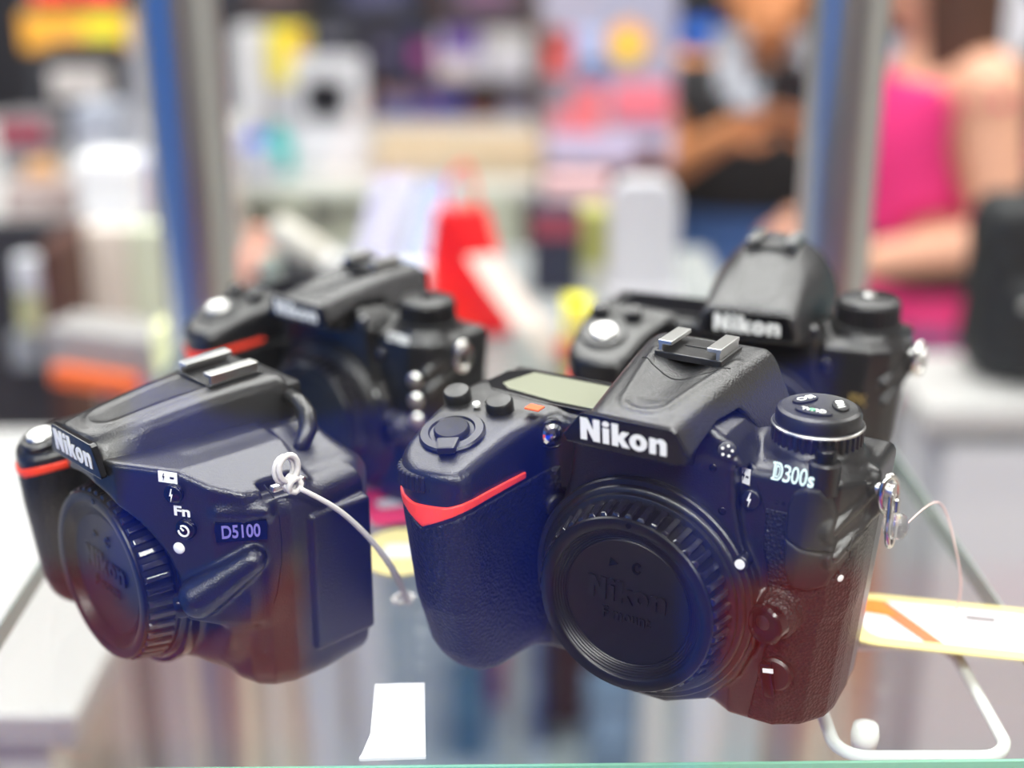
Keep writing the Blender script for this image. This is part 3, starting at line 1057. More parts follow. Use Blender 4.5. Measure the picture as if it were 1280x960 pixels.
# ------------------------------------------------------------------ mid-size bodies (the two cameras at the back of the shelf)
def dome_prism(x, y, z):
    i = (2, 15, 98)
    d = smax(-(y + 13 + (z - 97) * .12), y - 51, 1)
    d = smax(d, (-8 * (y + 13) - 20 * (z - 90.0)) / 21.54, 1.2)
    e = np.sqrt(((x - 2) / 1.0) ** 2 + ((z - 92) / 1.06) ** 2) - (20.5 + np.clip((y + 13) * .12, 0, 5.5))
    d = smax(d, e, 2)
    d = smax(d, (42 * (z - 103.0) - 16 * (y + 13)) / 44.9, 4)
    d = smax(d, -(z - 80), 1)
    rim = caps(x, y, z, (2, 0, 104), (2, 34, 114), 9, 13)
    return d - .5 * np.exp(-(rim / 1.6) ** 2)


def make_mid(root, dome, model, gold=False, h=1.2):
    f = pro_body
    pf = dome_prism if dome else pro_prism
    zt = 118.0 if dome else 108.2
    sdf_obj('body_shell', f, (-82, -34, -3), (72, 56, 96), h, 'paint', root)
    sdf_obj('prism_housing', pf, (-32, -18, 78), (36, 54, 122), h, 'paint_speck', root)
    sdf_obj('grip_rubber', shell(f, lambda x, y, z: smax(smax(poly2(x, z, [(-90, -4), (-90, 66), (-72, 65), (-58, 59), (-46, 65), (-34, 70), (-33, 52), (-36, 20), (-40, -4)]), y - 30, .3), -(z - 2), .3), .5, 1.8), (-82, -34, -3), (-28, 34, 74), h, 'rubber', root)
    red = [(-92, 76.5), (-80, 72), (-70, 68.3), (-62, 67), (-50, 68.2), (-36, 72), (-35.4, 70.4), (-46, 66.3), (-58, 60.6), (-64, 63), (-80, 69.8), (-92, 74.5)]
    sdf_obj('red_trim', shell(f, lambda x, y, z: smax(poly2(x, z, red), y - 2, .3), .85, 1.4, .25), (-82, -34, 56), (-30, 6, 80), .8, 'red', root)
    mount_ring(root, 0, 40, 5.5, 35, n=48)
    body_cap(root, 0, 40, -9, False, 40, 48)
    N = Vector((0, -1, -.12)).normalized()
    V = Vector((0, -.12, 1)).normalized()
    o = Vector((1.6, -14.2 if not dome else -13.2, 96.5))
    pl = MB().prism([(-19, -4.6), (-17.5, -5.6), (17.5, -5.6), (19, -4.6), (16.0, 4.4), (14.5, 5.2), (-14.0, 5.2), (-15.4, 4.4)], o, (1, 0, 0), V, N, -2, .7).build('name_plate', 'gloss', root, bevel=.35)
    put_text('brand_lettering', wordmark_mesh(), flat_map(o + N * .75 + V * -3.6, (1, 0, 0), V, N), 26.8, 7.4, 'white_paint', pl, (.5, 0), .18)
    hot_shoe(root, 2, 27, 45, zt, 20)
    # mode dial
    kn = knurl_ring(44, 28, 90, 99, 13.2, 36, .7, 'plastic', 'mode_dial', root)
    MB().lathe([(12.8, 98.6), (12.2, 100.2), (10.8, 100.8), (.01, 100.9)], (44, 28, 0), (0, 0, 1), 40, False, False).build('dial_top', 'paint', kn, True, angle=30)
    MB().lathe([(3.0, 100.6), (3.0, 102.0), (2.4, 102.6), (.01, 102.8)], (44, 28, 0), (0, 0, 1), 20, False, False).build('lock_button', 'steel' if dome else 'gloss', kn, True, angle=40)
    knurl_ring(44, 28, 88.5, 90.5, 14.6, 40, .5, 'soft_rubber', 'release_dial', root)
    # shutter and top buttons
    tn = Vector((0, -9.5, 35)).normalized()

    def tp(x, y):
        return Vector((x, y, 88.0 + 9.5 / 35 * (y - 8)))
    c = tp(-59.5, -9)
    MB().lathe([(10, -3), (10, .8), (9.4, 1.6), (6.4, 1.6)], c, tn, 36, False, True).build('power_switch', 'plastic', root, True, angle=35)
    MB().lathe([(5.6, -1), (5.6, 2.6), (4.9, 3.2), (.01, 2.8)], c, tn, 28, False, False).build('shutter_button', 'steel', root, True, angle=40)
    for bx, by in ((-67, 9), (-52.0, 8.5)):
        MB().lathe([(4.0, -2), (4.0, 1.8), (3.4, 2.6), (.01, 2.8)], tp(bx, by), tn, 24, False, False).build('top_button', 'gloss', root, True, angle=40)
    MB().prism([(-64, 22), (-40, 17), (-21, 17), (-21, 42), (-60, 42)], (0, 0, 87.7), (1, 0, 0), (0, 1, 0), (0, 0, 1), -1, .9).build('top_display', 'gloss', root, bevel=.4)
    for x, z in ((24.2, 90), (30.5, 75)):
        surf_button(root, 'flash_button', f, x, z, 3.2, 1.8, 'cap_bright', .6)
    for x, z in ((-37.2, 56), (-38, 26)):
        surf_button(root, 'front_button', f, x, z, 4, 3.2, 'plastic', 1.2)
    MB().lathe([(6.2, -4), (6.2, 2.0), (5.6, 2.8), (.01, 2.6)], (40.5, 4.5, 39.5), (-.25, -1, 0), 28, False, False).build('lens_release_button', 'gloss', root, True, angle=35)
    MB().lathe([(1.6, 0), (1.6, .5), (.01, .6)], (31.6, 4.2, 57.2), (0, -1, 0), 14, False, False).build('mounting_mark', 'white_paint', root)
    if model:
        put_text('model_lettering', font_mesh(model, .02), on_body(f, 41.5, 82.5, .3), 12.5, 4.2, 'white_paint', root, (.5, 0), .2)
    if gold:
        put_text('format_badge', font_mesh('FX', .04), on_body(f, 45.0, 62.0, .3), 7, 4.4, mat('gold', (.75, .55, .2), .3, .8), root, (.5, .5), .3)
    for z in ((66, 56, 46) if not dome else ()):
        p, n = march(f, 50, z)
        MB().lathe([(3.4, -1), (3.4, 1.0), (2.6, 1.6), (1.4, 1.5), (.01, 1.0)], p, n, 22, False, False).build('terminal_screw', 'steel', root, True, angle=35)
    MB().lathe([(2.0, -2), (2.0, 5.5), (2.8, 5.8), (2.8, 6.8), (.01, 7)], (61.5, 27, 79), (1, -.1, 0), 20, False, False).build('strap_lug', 'steel', root, True, angle=40)
    pts = [(66.3 + 1.6 * math.cos(a), 26.5 + 3 * math.cos(a), 77.0 + 6.5 * math.sin(a)) for a in [i * math.pi / 10 for i in range(20)]]
    MB().tube(pts, 1.3, 10, True).build('lug_ring', 'chrome', root, True)
    MB().box((2, 54, 92), (34, 8, 22)).build('eyepiece', 'soft_rubber', root, bevel=2)
    MB().box((0, 53, 42), (70, 4, 52)).build('rear_screen', 'gloss', root, bevel=1)
    return root


CAMS = 'cameras displayed on the glass shelf'


def place_by(root, local, world, rz, s):
    q = Matrix.Rotation(rz, 3, 'Z') @ (Vector(local) * s * .001)
    root.location = (world[0] - q.x, world[1] - q.y, 0)
    root.rotation_euler = (0, 0, rz)
    root.scale = (s, s, s)


cam_main = thing('dslr_camera', 'large black camera body with bright red grip line and a three-button top dial', 'camera', (.0377, .3839, 0), -R(30.1), CAMS)
make_pro(cam_main)
cam_small = thing('dslr_camera', 'small black camera body with white string knotted to its strap lug', 'camera', (-.1266, .4183, 0), -R(46.7), CAMS)
make_small(cam_small)
cam_dome = thing('dslr_camera', 'black camera body with rounded dome prism standing behind the three-button dial camera', 'camera', (0, 0, 0), 0, CAMS)
make_mid(cam_dome, True, None, True)
place_by(cam_dome, (1.6, -14, 96.5), (.0865, .50, 0), -R(21), .92)
cam_rear = thing('dslr_camera', 'black camera body with wedge prism and tall mode dial behind the string-tied camera', 'camera', (0, 0, 0), 0, CAMS)
make_mid(cam_rear, False, 'D7000')
place_by(cam_rear, (1.6, -14, 96.5), (-.0847, .537, 0), -R(38), .86)


# ------------------------------------------------------------------ strings, wire and tags on the shelf
def W(root_o, p):
    rz = root_o.rotation_euler.z
    s = root_o.scale.x
    q = Matrix.Rotation(rz, 3, 'Z') @ (Vector(p) * .001 * s)
    return q + root_o.location


def spline(pts, n=8):
    pts = [Vector(p) for p in pts]
    out = []
    for i in range(len(pts) - 1):
        p0, p1, p2, p3 = pts[max(i - 1, 0)], pts[i], pts[i + 1], pts[min(i + 2, len(pts) - 1)]
        for k in range(n):
            t = k / n
            out.append(.5 * ((2 * p1) + (p2 - p0) * t + (2 * p0 - 5 * p1 + 4 * p2 - p3) * t * t + (3 * p1 - p0 - 3 * p2 + p3) * t ** 3))
    out.append(pts[-1])
    return out


mat('string', (.62, .60, .56), .8)
st = thing('tag_string', 'white cotton string knotted to the strap lug of the small camera', 'string', tuple(W(cam_small, (57, 24, 0))))
S0 = W(cam_small, (57, 24, 0))


def rel(p):
    return W(cam_small, p) - S0


for off in ((0, 0, 0), (.0016, -.0008, .0008)):
    loop = [rel((58.0, 25 + 3.4 * math.cos(a), 77.0 + 4.2 * math.sin(a))) + Vector(off) for a in [i * math.pi / 8 for i in range(16)]]
    MB().tube(loop, .0009, 8, True).build('loop', 'string', st, True, scale=1)
kn = [rel((59.2 + 1.5 * math.sin(a * 2), 27 + 2.2 * math.cos(a * 3), 72 + 2.2 * math.sin(a * 3))) for a in [i * math.pi / 12 for i in range(24)]]
MB().tube(kn, .0010, 7, True).build('knot', 'string', st, True, scale=1)
for dx in (0, 1.6):
    tail = spline([rel((60 + dx, 28, 71)), rel((62.3 + dx, 40, 61)), rel((62.6 + dx * .6, 52, 47)), rel((58.5 + dx * 1.3, 64, 30)), rel((48 + dx, 77, 12)), rel((38 + dx * 1.5, 86, 1.4))])
    MB().tube(tail, .0008, 7).build('tail', 'string', st, True, scale=1)
end = [rel((35.5 + 3 * math.cos(a), 87 + 4.0 * math.sin(a), 1.2)) for a in [i * math.pi / 8 for i in range(16)]]
MB().tube(end, .0008, 7, True).build('tail_loop', 'string', st, True, scale=1)

mat('clear_plastic', (.92, .93, .95), .12, trans=.9, ior=1.3)
mat('thread', (.85, .62, .58), .6)
wl = thing('security_wire', 'thin clear loop and thread hanging from the lug of the three-button dial camera', 'wire', tuple(W(cam_main, (68, 26, 0))))
W0 = W(cam_main, (68, 26, 0))


def relm(p):
    return W(cam_main, p) - W0


MB().tube(spline([relm((67.4, 25, 79)), relm((67.8, 23.6, 72)), relm((68, 23.4, 65)), relm((68.6, 24.6, 63)), relm((69.0, 25.6, 68)), relm((68.8, 26.4, 77))]), .0009, 8).build('wire_loop', 'chrome', wl, True, scale=1)
MB().lathe([(.001, -.004), (.003, -.003), (.0038, 0), (.003, .003), (.001, .004)], relm((69.4, 25.5, 69)), (0, 0, 1), 20).build('bead', 'clear_plastic', wl, True, scale=1)
MB().tube(spline([relm((69.5, 25, 66)), Vector((.1395, .424, .052)) - W0, Vector((.1475, .425, .034)) - W0, Vector((.151, .426, .018)) - W0, Vector((.149, .429, .006)) - W0, Vector((.141, .434, .0022)) - W0]), .0003, 6).build('thread', 'thread', wl, True, scale=1)


def card_map(c, rz, z0=.0004):
    q = Matrix.Rotation(rz, 3, 'Z')
    return lambda poly, h0, h1: [q @ Vector((a, b, 0)) + Vector((c[0], c[1], z0 + h)) for h in (h0, h1) for a, b in poly]


def slab(name, poly, h0, h1, m, parent=None):
    n = len(poly)
    v = [Vector((a, b, h)) for h in (h0, h1) for a, b in poly]
    return MB().add(v, [tuple(range(n - 1, -1, -1)), tuple(range(n, 2 * n))] + [(i, (i + 1) % n, n + (i + 1) % n, n + i) for i in range(n)]).build(name, m, parent, scale=1)


def rrect(w_, d, r, n=6):
    out = []
    for cx, cy, a0 in ((w_ / 2 - r, d / 2 - r, 0), (-w_ / 2 + r, d / 2 - r, 90), (-w_ / 2 + r, -d / 2 + r, 180), (w_ / 2 - r, -d / 2 + r, 270)):
        for k in range(n + 1):
            a = R(a0 + 90 * k / n)
            out.append((cx + r * math.cos(a), cy + r * math.sin(a)))
    return out


mat('card_yellow', (.72, .63, .26), .6)
mat('card_white', (.68, .68, .7), .6)
mat('print_red', (.85, .16, .06), .6)
mat('print_orange', (.8, .2, .02), .6)
mat('print_black', (.03, .03, .03), .6)
mat('print_grey', (.45, .45, .48), .6)
tg = thing('price_tag', 'white price tag with pale yellow border and orange stripe lying by the three-button dial camera', 'tag', (.152, .433, .0003), R(-12))
slab('tag_card', rrect(.078, .036, .014), 0, .0006, 'card_yellow', tg)
slab('tag_panel', rrect(.060, .026, .008), .0006, .0008, 'card_white', tg)
slab('tag_stripe', [(-.030, .013), (-.022, .013), (-.004, -.013), (-.010, -.013)], .0008, .001, 'print_red', tg)
slab('tag_corner', [(-.034, .004), (-.030, .013), (-.024, .013), (-.018, .002)], .0008, .0011, 'print_orange', tg)
for k, (x, y, l) in enumerate(((.010, .007, .010), (.013, .003, .016), (.012, -.001, .018), (.012, -.005, .014))):
    slab('print_line', [(x - l / 2, y - .0012), (x + l / 2, y - .0012), (x + l / 2, y + .0012), (x - l / 2, y + .0012)], .0008, .0009, 'print_black' if k == 0 else 'print_grey', tg)
pc = thing('price_card', 'plain white price card lying at the front edge of the glass shelf', 'card', (-.0355, .3765, .0003), R(3))
slab('card_sheet', [(-.0105, -.021), (.009, -.021), (.0085, .020), (-.0075, .020), (-.0078, -.008)], 0, .0006, 'card_white', pc)
slab('card_fold', [(-.0105, -.021), (.009, -.021), (.009, -.0195), (-.0103, -.0195)], .0006, .0009, 'card_white', pc)
yt = thing('round_tag', 'round pale yellow tag lying between the two front cameras', 'tag', (-.043, .490, .0003))
slab('tag_disc', ell(0, 0, .015, .020, 28), 0, .0008, 'card_yellow', yt)
slab('tag_print', rrect(.012, .012, .003), .0008, .001, 'card_white', yt)
rt = thing('folded_tag', 'small crimson tag lying behind the round yellow tag', 'tag', (-.046, .535, .0003), R(20))
slab('tag_sheet', rrect(.032, .036, .004), 0, .0008, mat('crimson', (.72, .05, .12), .5), rt)
slab('tag_print', rrect(.020, .008, .002), .0008, .001, 'card_white', rt)


# ------------------------------------------------------------------ the shop shell
def at(u, v, Y):
    """point seen in direction (u, v) of the 1280 x 960 frame at distance Y along the floor"""
    a, b = (u - 640) / 1778, (v - 480) / 1778
    c, s = math.cos(R(20)), math.sin(R(20))
    d = (a, c - b * s, -s - b * c)
    t = Y / d[1]
    return Vector((d[0] * t, Y, .2475 + d[2] * t))


XL, XR, YB, YF = -3.2, 3.4, 5.2, -3.0
mat('floor_tile', (.66, .57, .49), .35, noise=(3.0, (.74, .65, .57)))
mat('wall_dark', (.05, .055, .075), .7, noise=(2.0, (.07, .07, .09)))
mat('wall_pale', (.55, .54, .52), .8)
mat('ceil', (.75, .75, .74), .9)
mat('grout', (.2, .17, .14), .9)
struct(MB().box((.1, 1.1, FLOOR - .06), (6.6, 8.2, .1)).build('floor', 'grout', None, scale=1))
fl = bpy.data.objects['floor']
tile = None
for i in range(11):
    for j in range(13):
        x, y = XL + .3 + .6 * i, YF + .31 + .62 * j
        if tile is None:
            tile = MB().box((0, 0, 0), (.59, .61, .02)).build('tile', 'floor_tile', fl, scale=1, bevel=.004)
            tile.location = (x, y, FLOOR - .005)
        else:
            o = tile.copy()
            COL.objects.link(o)
            o.location = (x, y, FLOOR - .005)
struct(MB().box((.1, YB + .05, .05), (6.7, .1, 3.1)).build('wall_back', 'wall_dark', None, scale=1))
struct(MB().box((.1, YF - .05, .05), (6.7, .1, 3.1)).build('wall_front', mat('wall_front_dark', (.06, .06, .07), .8), None, scale=1))
struct(MB().box((XL - .05, 1.1, .05), (.1, 8.2, 3.1)).build('wall_left', 'wall_pale', None, scale=1))
struct(MB().box((XR + .05, 1.1, .05), (.1, 8.2, 3.1)).build('wall_right', 'wall_pale', None, scale=1))
struct(MB().box((.1, 1.1, CEIL + .05), (6.7, 8.3, .1)).build('ceiling', 'ceil', None, scale=1))

mat('lamp_white', (.9, .9, .9), .5, emit=((1, .98, .95), 2.0))
mat('lamp_body', (.8, .8, .8), .4)


def ceiling_lamp(x, y, power, label, grp='light panels under the shop ceiling'):
    t = thing('ceiling_lamp', label, 'lamp', (x, y, CEIL), 0, grp)
    MB().box((0, 0, -.02), (1.22, .62, .04)).build('housing', 'lamp_body', t, scale=1, bevel=.006)
    MB().box((0, 0, -.045), (1.16, .56, .012)).build('diffuser', 'lamp_white', t, scale=1)
    l = area('lamp_light', (x, y, CEIL - .056), (0, 0, 0), 1.14, .54, power, (1, .985, .96))
    return t


for x, y, k, lb in ((-1.1, 1.32, 1, 'above the low white table'), (.15, 1.32, 1, 'above the grey topped table'), (1.4, 1.32, 1, 'above the light grey cabinet'),
                    (-1.1, 1.98, 1, 'above the white table by the left wall'), (.15, 1.98, 1, 'above the cream boxes'), (1.4, 1.98, 1, 'above the far end by the pink top'),
                    (-.2, 3.3, .5, 'above the dark wall shelves'), (-.1, -.9, FRONT, 'added over the middle of the red bench to light the blue shirt'),  # aisle lamps are added to brighten what the front pane mirrors
                    (-1.4, -1.2, FRONT, 'added beside the blue partition to light the mirrored aisle'), (1.3, -1.2, FRONT, 'added over the open end of the red bench to light the mirrored aisle')):
    ceiling_lamp(x, y, LAMP * k, 'white ceiling light panel ' + lb)

# ------------------------------------------------------------------ the glass display case
mat('alu', (.62, .63, .60), .3, metal=1, bump=('wave', 30, .02, .0002))
mat('alu_dark', (.3, .31, .32), .3, metal=1)
glass_mat('front_glass', (.985, .995, .99), .044)
glass_mat('shelf_glass', (.97, .99, .98), .035)
mat('glass_edge', (.28, .62, .45), .15, trans=.3)
mat('glass_edge_pale', (.5, .58, .54), .15, trans=.5)
case = thing('display_case', 'tall display case with two aluminium posts and a clear glass front', 'display case', (0, .57, FLOOR))
SY = .335
for x, y in ((-.181, .80), (.185, .80)):
    MB().lathe([(.0215, .02), (.0215, 2.3)], (x, y - .57, 0), (0, 0, 1), 40).build('corner_post', 'alu', case, True, scale=1, angle=40)
    MB().lathe([(.028, 0), (.028, .02), (.022, .03)], (x, y - .57, 0), (0, 0, 1), 32).build('post_foot', 'alu_dark', case, True, scale=1, angle=40)
MB().box((0, SY - .57, 1.3), (.40, .005, 1.9)).build('front_pane', 'front_glass', case, scale=1)
MB().box((0, 0, .15), (.42, .50, .26)).build('case_base', 'alu_dark', case, scale=1, bevel=.01)
MB().box((0, 0, 2.28), (.42, .52, .05)).build('case_top', 'alu_dark', case, scale=1, bevel=.01)
cl = thing('case_lamp', 'flat panel lamp fixed under the top of the display case', 'lamp', (0, .55, FLOOR + 2.255))
MB().box((0, 0, -.008), (.40, .34, .016)).build('lamp_bar', 'lamp_body', cl, scale=1, bevel=.003)
MB().box((0, 0, -.018), (.38, .32, .006)).build('diffuser', 'lamp_white', cl, scale=1)
area('case_light', (0, .55, FLOOR + 2.226), (0, 0, 0), .36, .30, CASE, (1, .99, .97))

gs = thing('glass_shelf', 'clear glass shelf with green polished edge carrying the four cameras', 'shelf', (0, .57, 0), R(1.0))
MB().box((-.004, -.006, -.004), (.352, .42, .0079)).build('shelf_sheet', 'shelf_glass', gs, scale=1)
MB().box((-.004, -.2165, -.004), (.352, .0012, .0079)).build('front_edge', 'glass_edge', gs, scale=1)
MB().box((.1725, -.006, -.004), (.0012, .42, .0079)).build('side_edge', 'glass_edge_pale', gs, scale=1)
MB().box((-.1805, -.006, -.004), (.0012, .42, .0079)).build('side_edge', 'glass_edge_pale', gs, scale=1)
mat('white_plastic', (.86, .87, .86), .35)
mat('shop_white', (.55, .55, .58), .4)
br = thing('shelf_bracket', 'white rounded wire bracket under the right end of the glass shelf', 'bracket', (.128, .408, -.0115))
MB().tube([Vector((x, y, 0)) for x, y in rrect(.054, .068, .010)], .0022, 8, True).build('frame', 'white_plastic', br, True, scale=1)
MB().lathe([(.004, -.004), (.0045, 0), (.004, .0035), (.001, .0037)], (-.016, -.022, 0), (0, 0, 1), 20).build('pad', 'white_plastic', br, True, scale=1)

# ------------------------------------------------------------------ shop furniture around the case
mat('white_top', (.50, .50, .49), .35)
mat('cream', (.86, .8, .72), .6)
mat('tan', (.72, .6, .5), .6)
mat('grey_top', (.34, .36, .36), .25)
mat('pale_green', (.42, .45, .36), .4)
mat('charcoal', (.03, .03, .035), .5)
mat('navy', (.03, .04, .12), .5)
mat('brown', (.08, .03, .02), .6)


def counter(name, label, x0, x1, y0, y1, ztop, top_m, front_m, panels=3, z0=FLOOR, slots=None):
    t = thing(name, label, 'counter', ((x0 + x1) / 2, (y0 + y1) / 2, z0))
    w_, d, h = x1 - x0, y1 - y0, ztop - z0
    MB().box((0, 0, h - .0125), (w_, d, .025)).build('worktop', top_m, t, scale=1, bevel=.004)
    MB().box((0, .012, (h - .025 + .08) / 2), (w_ - .03, d - .05, h - .105)).build('carcass', front_m, t, scale=1)
    MB().box((0, .03, .04), (w_ - .06, d - .1, .08)).build('plinth', 'charcoal', t, scale=1)
    pw = (w_ - .04) / panels
    for k in range(panels):
        MB().box((-w_ / 2 + .02 + pw * (k + .5), -d / 2 + .012, (h - .03 + .09) / 2), (pw - .008, .018, h - .14)).build('front_panel', front_m, t, scale=1, bevel=.003)
    return t


def table(name, label, x0, x1, y0, y1, ztop, top_m, leg_m):
    t = thing(name, label, 'table', ((x0 + x1) / 2, (y0 + y1) / 2, FLOOR))
    w_, d, h = x1 - x0, y1 - y0, ztop - FLOOR
    MB().box((0, 0, h - .01), (w_, d, .02)).build('table_top', top_m, t, scale=1, bevel=.004)
    MB().box((0, 0, h - .035), (w_ - .08, d - .08, .03)).build('apron', leg_m, t, scale=1)
    for sx in (-1, 1):
        for sy in (-1, 1):
            MB().box((sx * (w_ / 2 - .04), sy * (d / 2 - .04), (h - .02) / 2), (.03, .03, h - .02)).build('leg', leg_m, t, scale=1, bevel=.003)
    return t


table('side_table', 'low white table to the left of the display case', -.95, -.2225, .624, 1.02, -.16, 'white_top', 'cream')
table('rear_table', 'grey topped table standing right behind the display case', -.20, .20, 1.0, 1.42, -.12, 'grey_top', 'white_plastic')
table('display_table', 'long pale table with cream boxes and a tablet on top', -.62, .045, 2.3, 2.95, -.245, 'white_top', 'pale_green')
table('display_table', 'white topped table crowded with boxes by the left wall', -1.25, -.405, 1.5, 2.25, -.12, 'white_top', 'cream')
counter('white_cabinet', 'light grey cabinet carrying a black backpack', .358, 1.1, 1.15, 1.30, -.193, 'white_top', mat('pale_grey', (.6, .61, .64), .5), 2)
counter('display_counter', 'far counter with a teal front edge behind the woman', 1.28, 2.2, 2.75, 3.3, -.11, 'white_top', mat('teal_front', (.08, .3, .36), .5), 4)

CART = {}


def carton(name, label, cat, u0, u1, vt, Y, base, dep, col, prn=None, group=None, rz=0.0, rough=.45):
    """a printed carton: body, lid flap and a printed front; stands at height base"""
    p0, p1 = at(u0, vt, Y), at(u1, vt, Y)
    w_, h = p1.x - p0.x, max(p0.z - base, .01)
    t = thing(name, label, cat, ((p0.x + p1.x) / 2, Y + dep / 2, base), rz, group)
    m = mat('carton_%.2f_%.2f_%.2f' % col, col, rough)
    MB().box((0, 0, h / 2), (w_, dep, h)).build('carton_body', m, t, scale=1, bevel=min(w_, h, dep) * .04)
    MB().box((0, -dep * .02, h + .001), (w_ * .98, dep * .9, .002)).build('lid', m, t, scale=1)
    if prn:
        for k, (x0, x1, z0, z1, c) in enumerate(prn):
            q = mat('print_%.2f_%.2f_%.2f' % c, c, .45)
            MB().box((w_ * (x0 + x1) / 2, -dep / 2 - .001, h * (z0 + z1) / 2), (w_ * (x1 - x0), .003, h * (z1 - z0))).build('print', q, t, scale=1)
    return t


WHITE, BLACK, RED_, BLUE_ = (.6, .6, .62), (.02, .02, .025), (.75, .05, .06), (.03, .12, .55)
# wall shelves at the back of the shop
su = thing('wall_shelves', 'dark shelving unit with boxed goods behind the pale table', 'shelves', (-.35, 3.6, FLOOR))
bz = [at(0, r, 3.42).z for r in (24, 99, 174, 260)]
for zz in bz:
    MB().box((0, 0, zz - FLOOR - .01), (1.56, .38, .02)).build('shelf_board', 'charcoal', su, scale=1, bevel=.003)
for x in (-.79, 0.05, .79):
    MB().box((x, .02, .95), (.03, .4, 1.9)).build('upright', 'charcoal', su, scale=1)
MB().box((0, .2, .95), (1.6, .02, 1.9)).build('back_panel', 'wall_dark', su, scale=1)
GB = 'boxed goods on the dark wall shelves'
z1, z2, z0 = bz[1], bz[2], bz[0]
carton('product_box', 'plain white carton on the upper wall shelf', 'box', 607, 664, 26, 3.42, z1, .25, WHITE, [(-.4, .4, .1, .3, (.7, .68, .8))], GB)
carton('product_box', 'white carton with violet picture on the upper wall shelf', 'box', 545, 604, 30, 3.42, z1, .25, (.62, .6, .7), [(-.35, .4, .45, .95, (.12, .07, .35)), (-.3, .1, .1, .3, (.9, .7, .6))], GB)
carton('product_box', 'navy carton with magenta band on the upper wall shelf', 'box', 498, 540, 38, 3.42, z1, .2, (.03, .03, .09), [(-.1, .5, .3, .7, (.35, .05, .2))], GB)
carton('product_box', 'dark violet carton on the upper wall shelf', 'box', 462, 495, 30, 3.42, z1, .2, (.05, .03, .1), [(-.4, .4, .5, .6, (.2, .2, .3))], GB)
carton('product_box', 'black carton with grey label on the upper wall shelf', 'box', 385, 455, 22, 3.42, z1, .2, BLACK, [(-.4, .2, .6, .8, (.15, .15, .2))], GB)
carton('product_box', 'deep blue carton on the lower wall shelf', 'box', 472, 518, 112, 3.42, z2, .2, (.02, .04, .16), [(-.4, .4, .3, .8, (.05, .12, .35))], GB)
carton('product_box', 'royal blue carton on the lower wall shelf', 'box', 522, 580, 114, 3.42, z2, .2, (.02, .05, .28), [(-.2, .4, .2, .5, (.02, .02, .1))], GB)
carton('product_box', 'black carton with dark red label on the lower wall shelf', 'box', 584, 622, 122, 3.42, z2, .2, BLACK, [(-.4, .3, .2, .6, (.25, .03, .05))], GB)
carton('product_box', 'slate blue carton on the lower wall shelf', 'box', 626, 662, 118, 3.42, z2, .2, (.12, .14, .22), [(-.3, .3, .3, .7, (.3, .3, .4))], GB)
carton('product_box', 'charcoal carton on the lower wall shelf', 'box', 400, 464, 120, 3.42, z2, .2, (.03, .03, .05), [(-.3, .3, .5, .7, (.1, .12, .3))], GB)
carton('product_box', 'brown carton on the top wall shelf', 'box', 300, 380, -50, 3.42, z0, .2, (.06, .04, .04), [(-.3, .3, .3, .7, (.15, .1, .1))], GB)
carton('product_box', 'dark blue carton on the top wall shelf', 'box', 420, 520, -45, 3.42, z0, .2, (.03, .03, .06), [(-.3, .3, .3, .7, (.1, .1, .2))], GB)
carton('product_box', 'grey blue carton on the top wall shelf', 'box', 560, 650, -40, 3.42, z0, .2, (.06, .06, .1), [(-.3, .3, .3, .7, (.2, .1, .2))], GB)

# long pale table: tablet, cartons and small goods
ZC = -.245
G2 = 'goods on the long pale table'
carton('product_box', 'tall white carton next to the yellow one on the pale table', 'box', 289, 322, 40, 2.55, ZC, .12, WHITE, [(-.4, .4, .1, .2, (.5, .5, .4))], G2)
carton('product_box', 'bright yellow carton with orange edge on the pale table', 'box', 324, 374, 42, 2.66, ZC, .12, (.85, .72, .05), [(.3, .5, .3, 1, (.9, .35, .05)), (-.5, .3, 0, .55, (.5, .5, .55))], G2)
carton('product_box', 'long cream carton lying on the pale table', 'box', 468, 676, 184, 2.36, ZC, .16, (.5, .4, .27), [(-.45, .1, .3, .6, (.58, .5, .4))], G2)
carton('product_box', 'low grey white carton beside the cream one on the pale table', 'box', 292, 346, 196, 2.34, ZC, .12, (.46, .48, .54), [(-.3, .3, .3, .6, (.4, .4, .5))], G2)
tb = thing('tablet', 'white framed tablet with a dark screen propped on the pale table', 'tablet', tuple(at(411, 176, 2.5))[:2] + (ZC,))
tz = at(411, 70, 2.5).z - ZC
MB().box((0, .02, tz / 2), (.125, .012, tz), Matrix.Rotation(R(-6), 4, 'X')).build('frame', 'shop_white', tb, scale=1, bevel=.004)
MB().box((-.006, .011, tz * .60), (.072, .004, tz * .36), Matrix.Rotation(R(-6), 4, 'X')).build('screen', 'gloss', tb, scale=1)
MB().box((0, -.005, .012), (.13, .09, .022)).build('stand', 'shop_white', tb, scale=1, bevel=.005)


def bottle(label, u, vt, Y, base, r, m, cap_m, group):
    p = at(u, vt, Y)
    h = p.z - base
    t = thing('bottle', label, 'bottle', (p.x, Y, base), 0, group)
    MB().lathe([(r * .9, 0), (r, .004), (r, h * .62), (r * .8, h * .74), (r * .4, h * .8)], (0, 0, 0), (0, 0, 1), 24).build('flask', m, t, True, scale=1, angle=50)
    MB().lathe([(r * .45, h * .79), (r * .45, h * .97), (r * .36, h)], (0, 0, 0), (0, 0, 1), 20).build('cap', cap_m, t, True, scale=1, angle=50)


bottle('squat royal blue bottle on the pale table', 313, 150, 2.45, ZC, .024, mat('royal', (.02, .06, .6), .3), 'navy', G2)
bottle('squat teal bottle on the pale table', 347, 158, 2.40, ZC, .026, mat('teal', (0, .4, .38), .3), 'teal', G2)
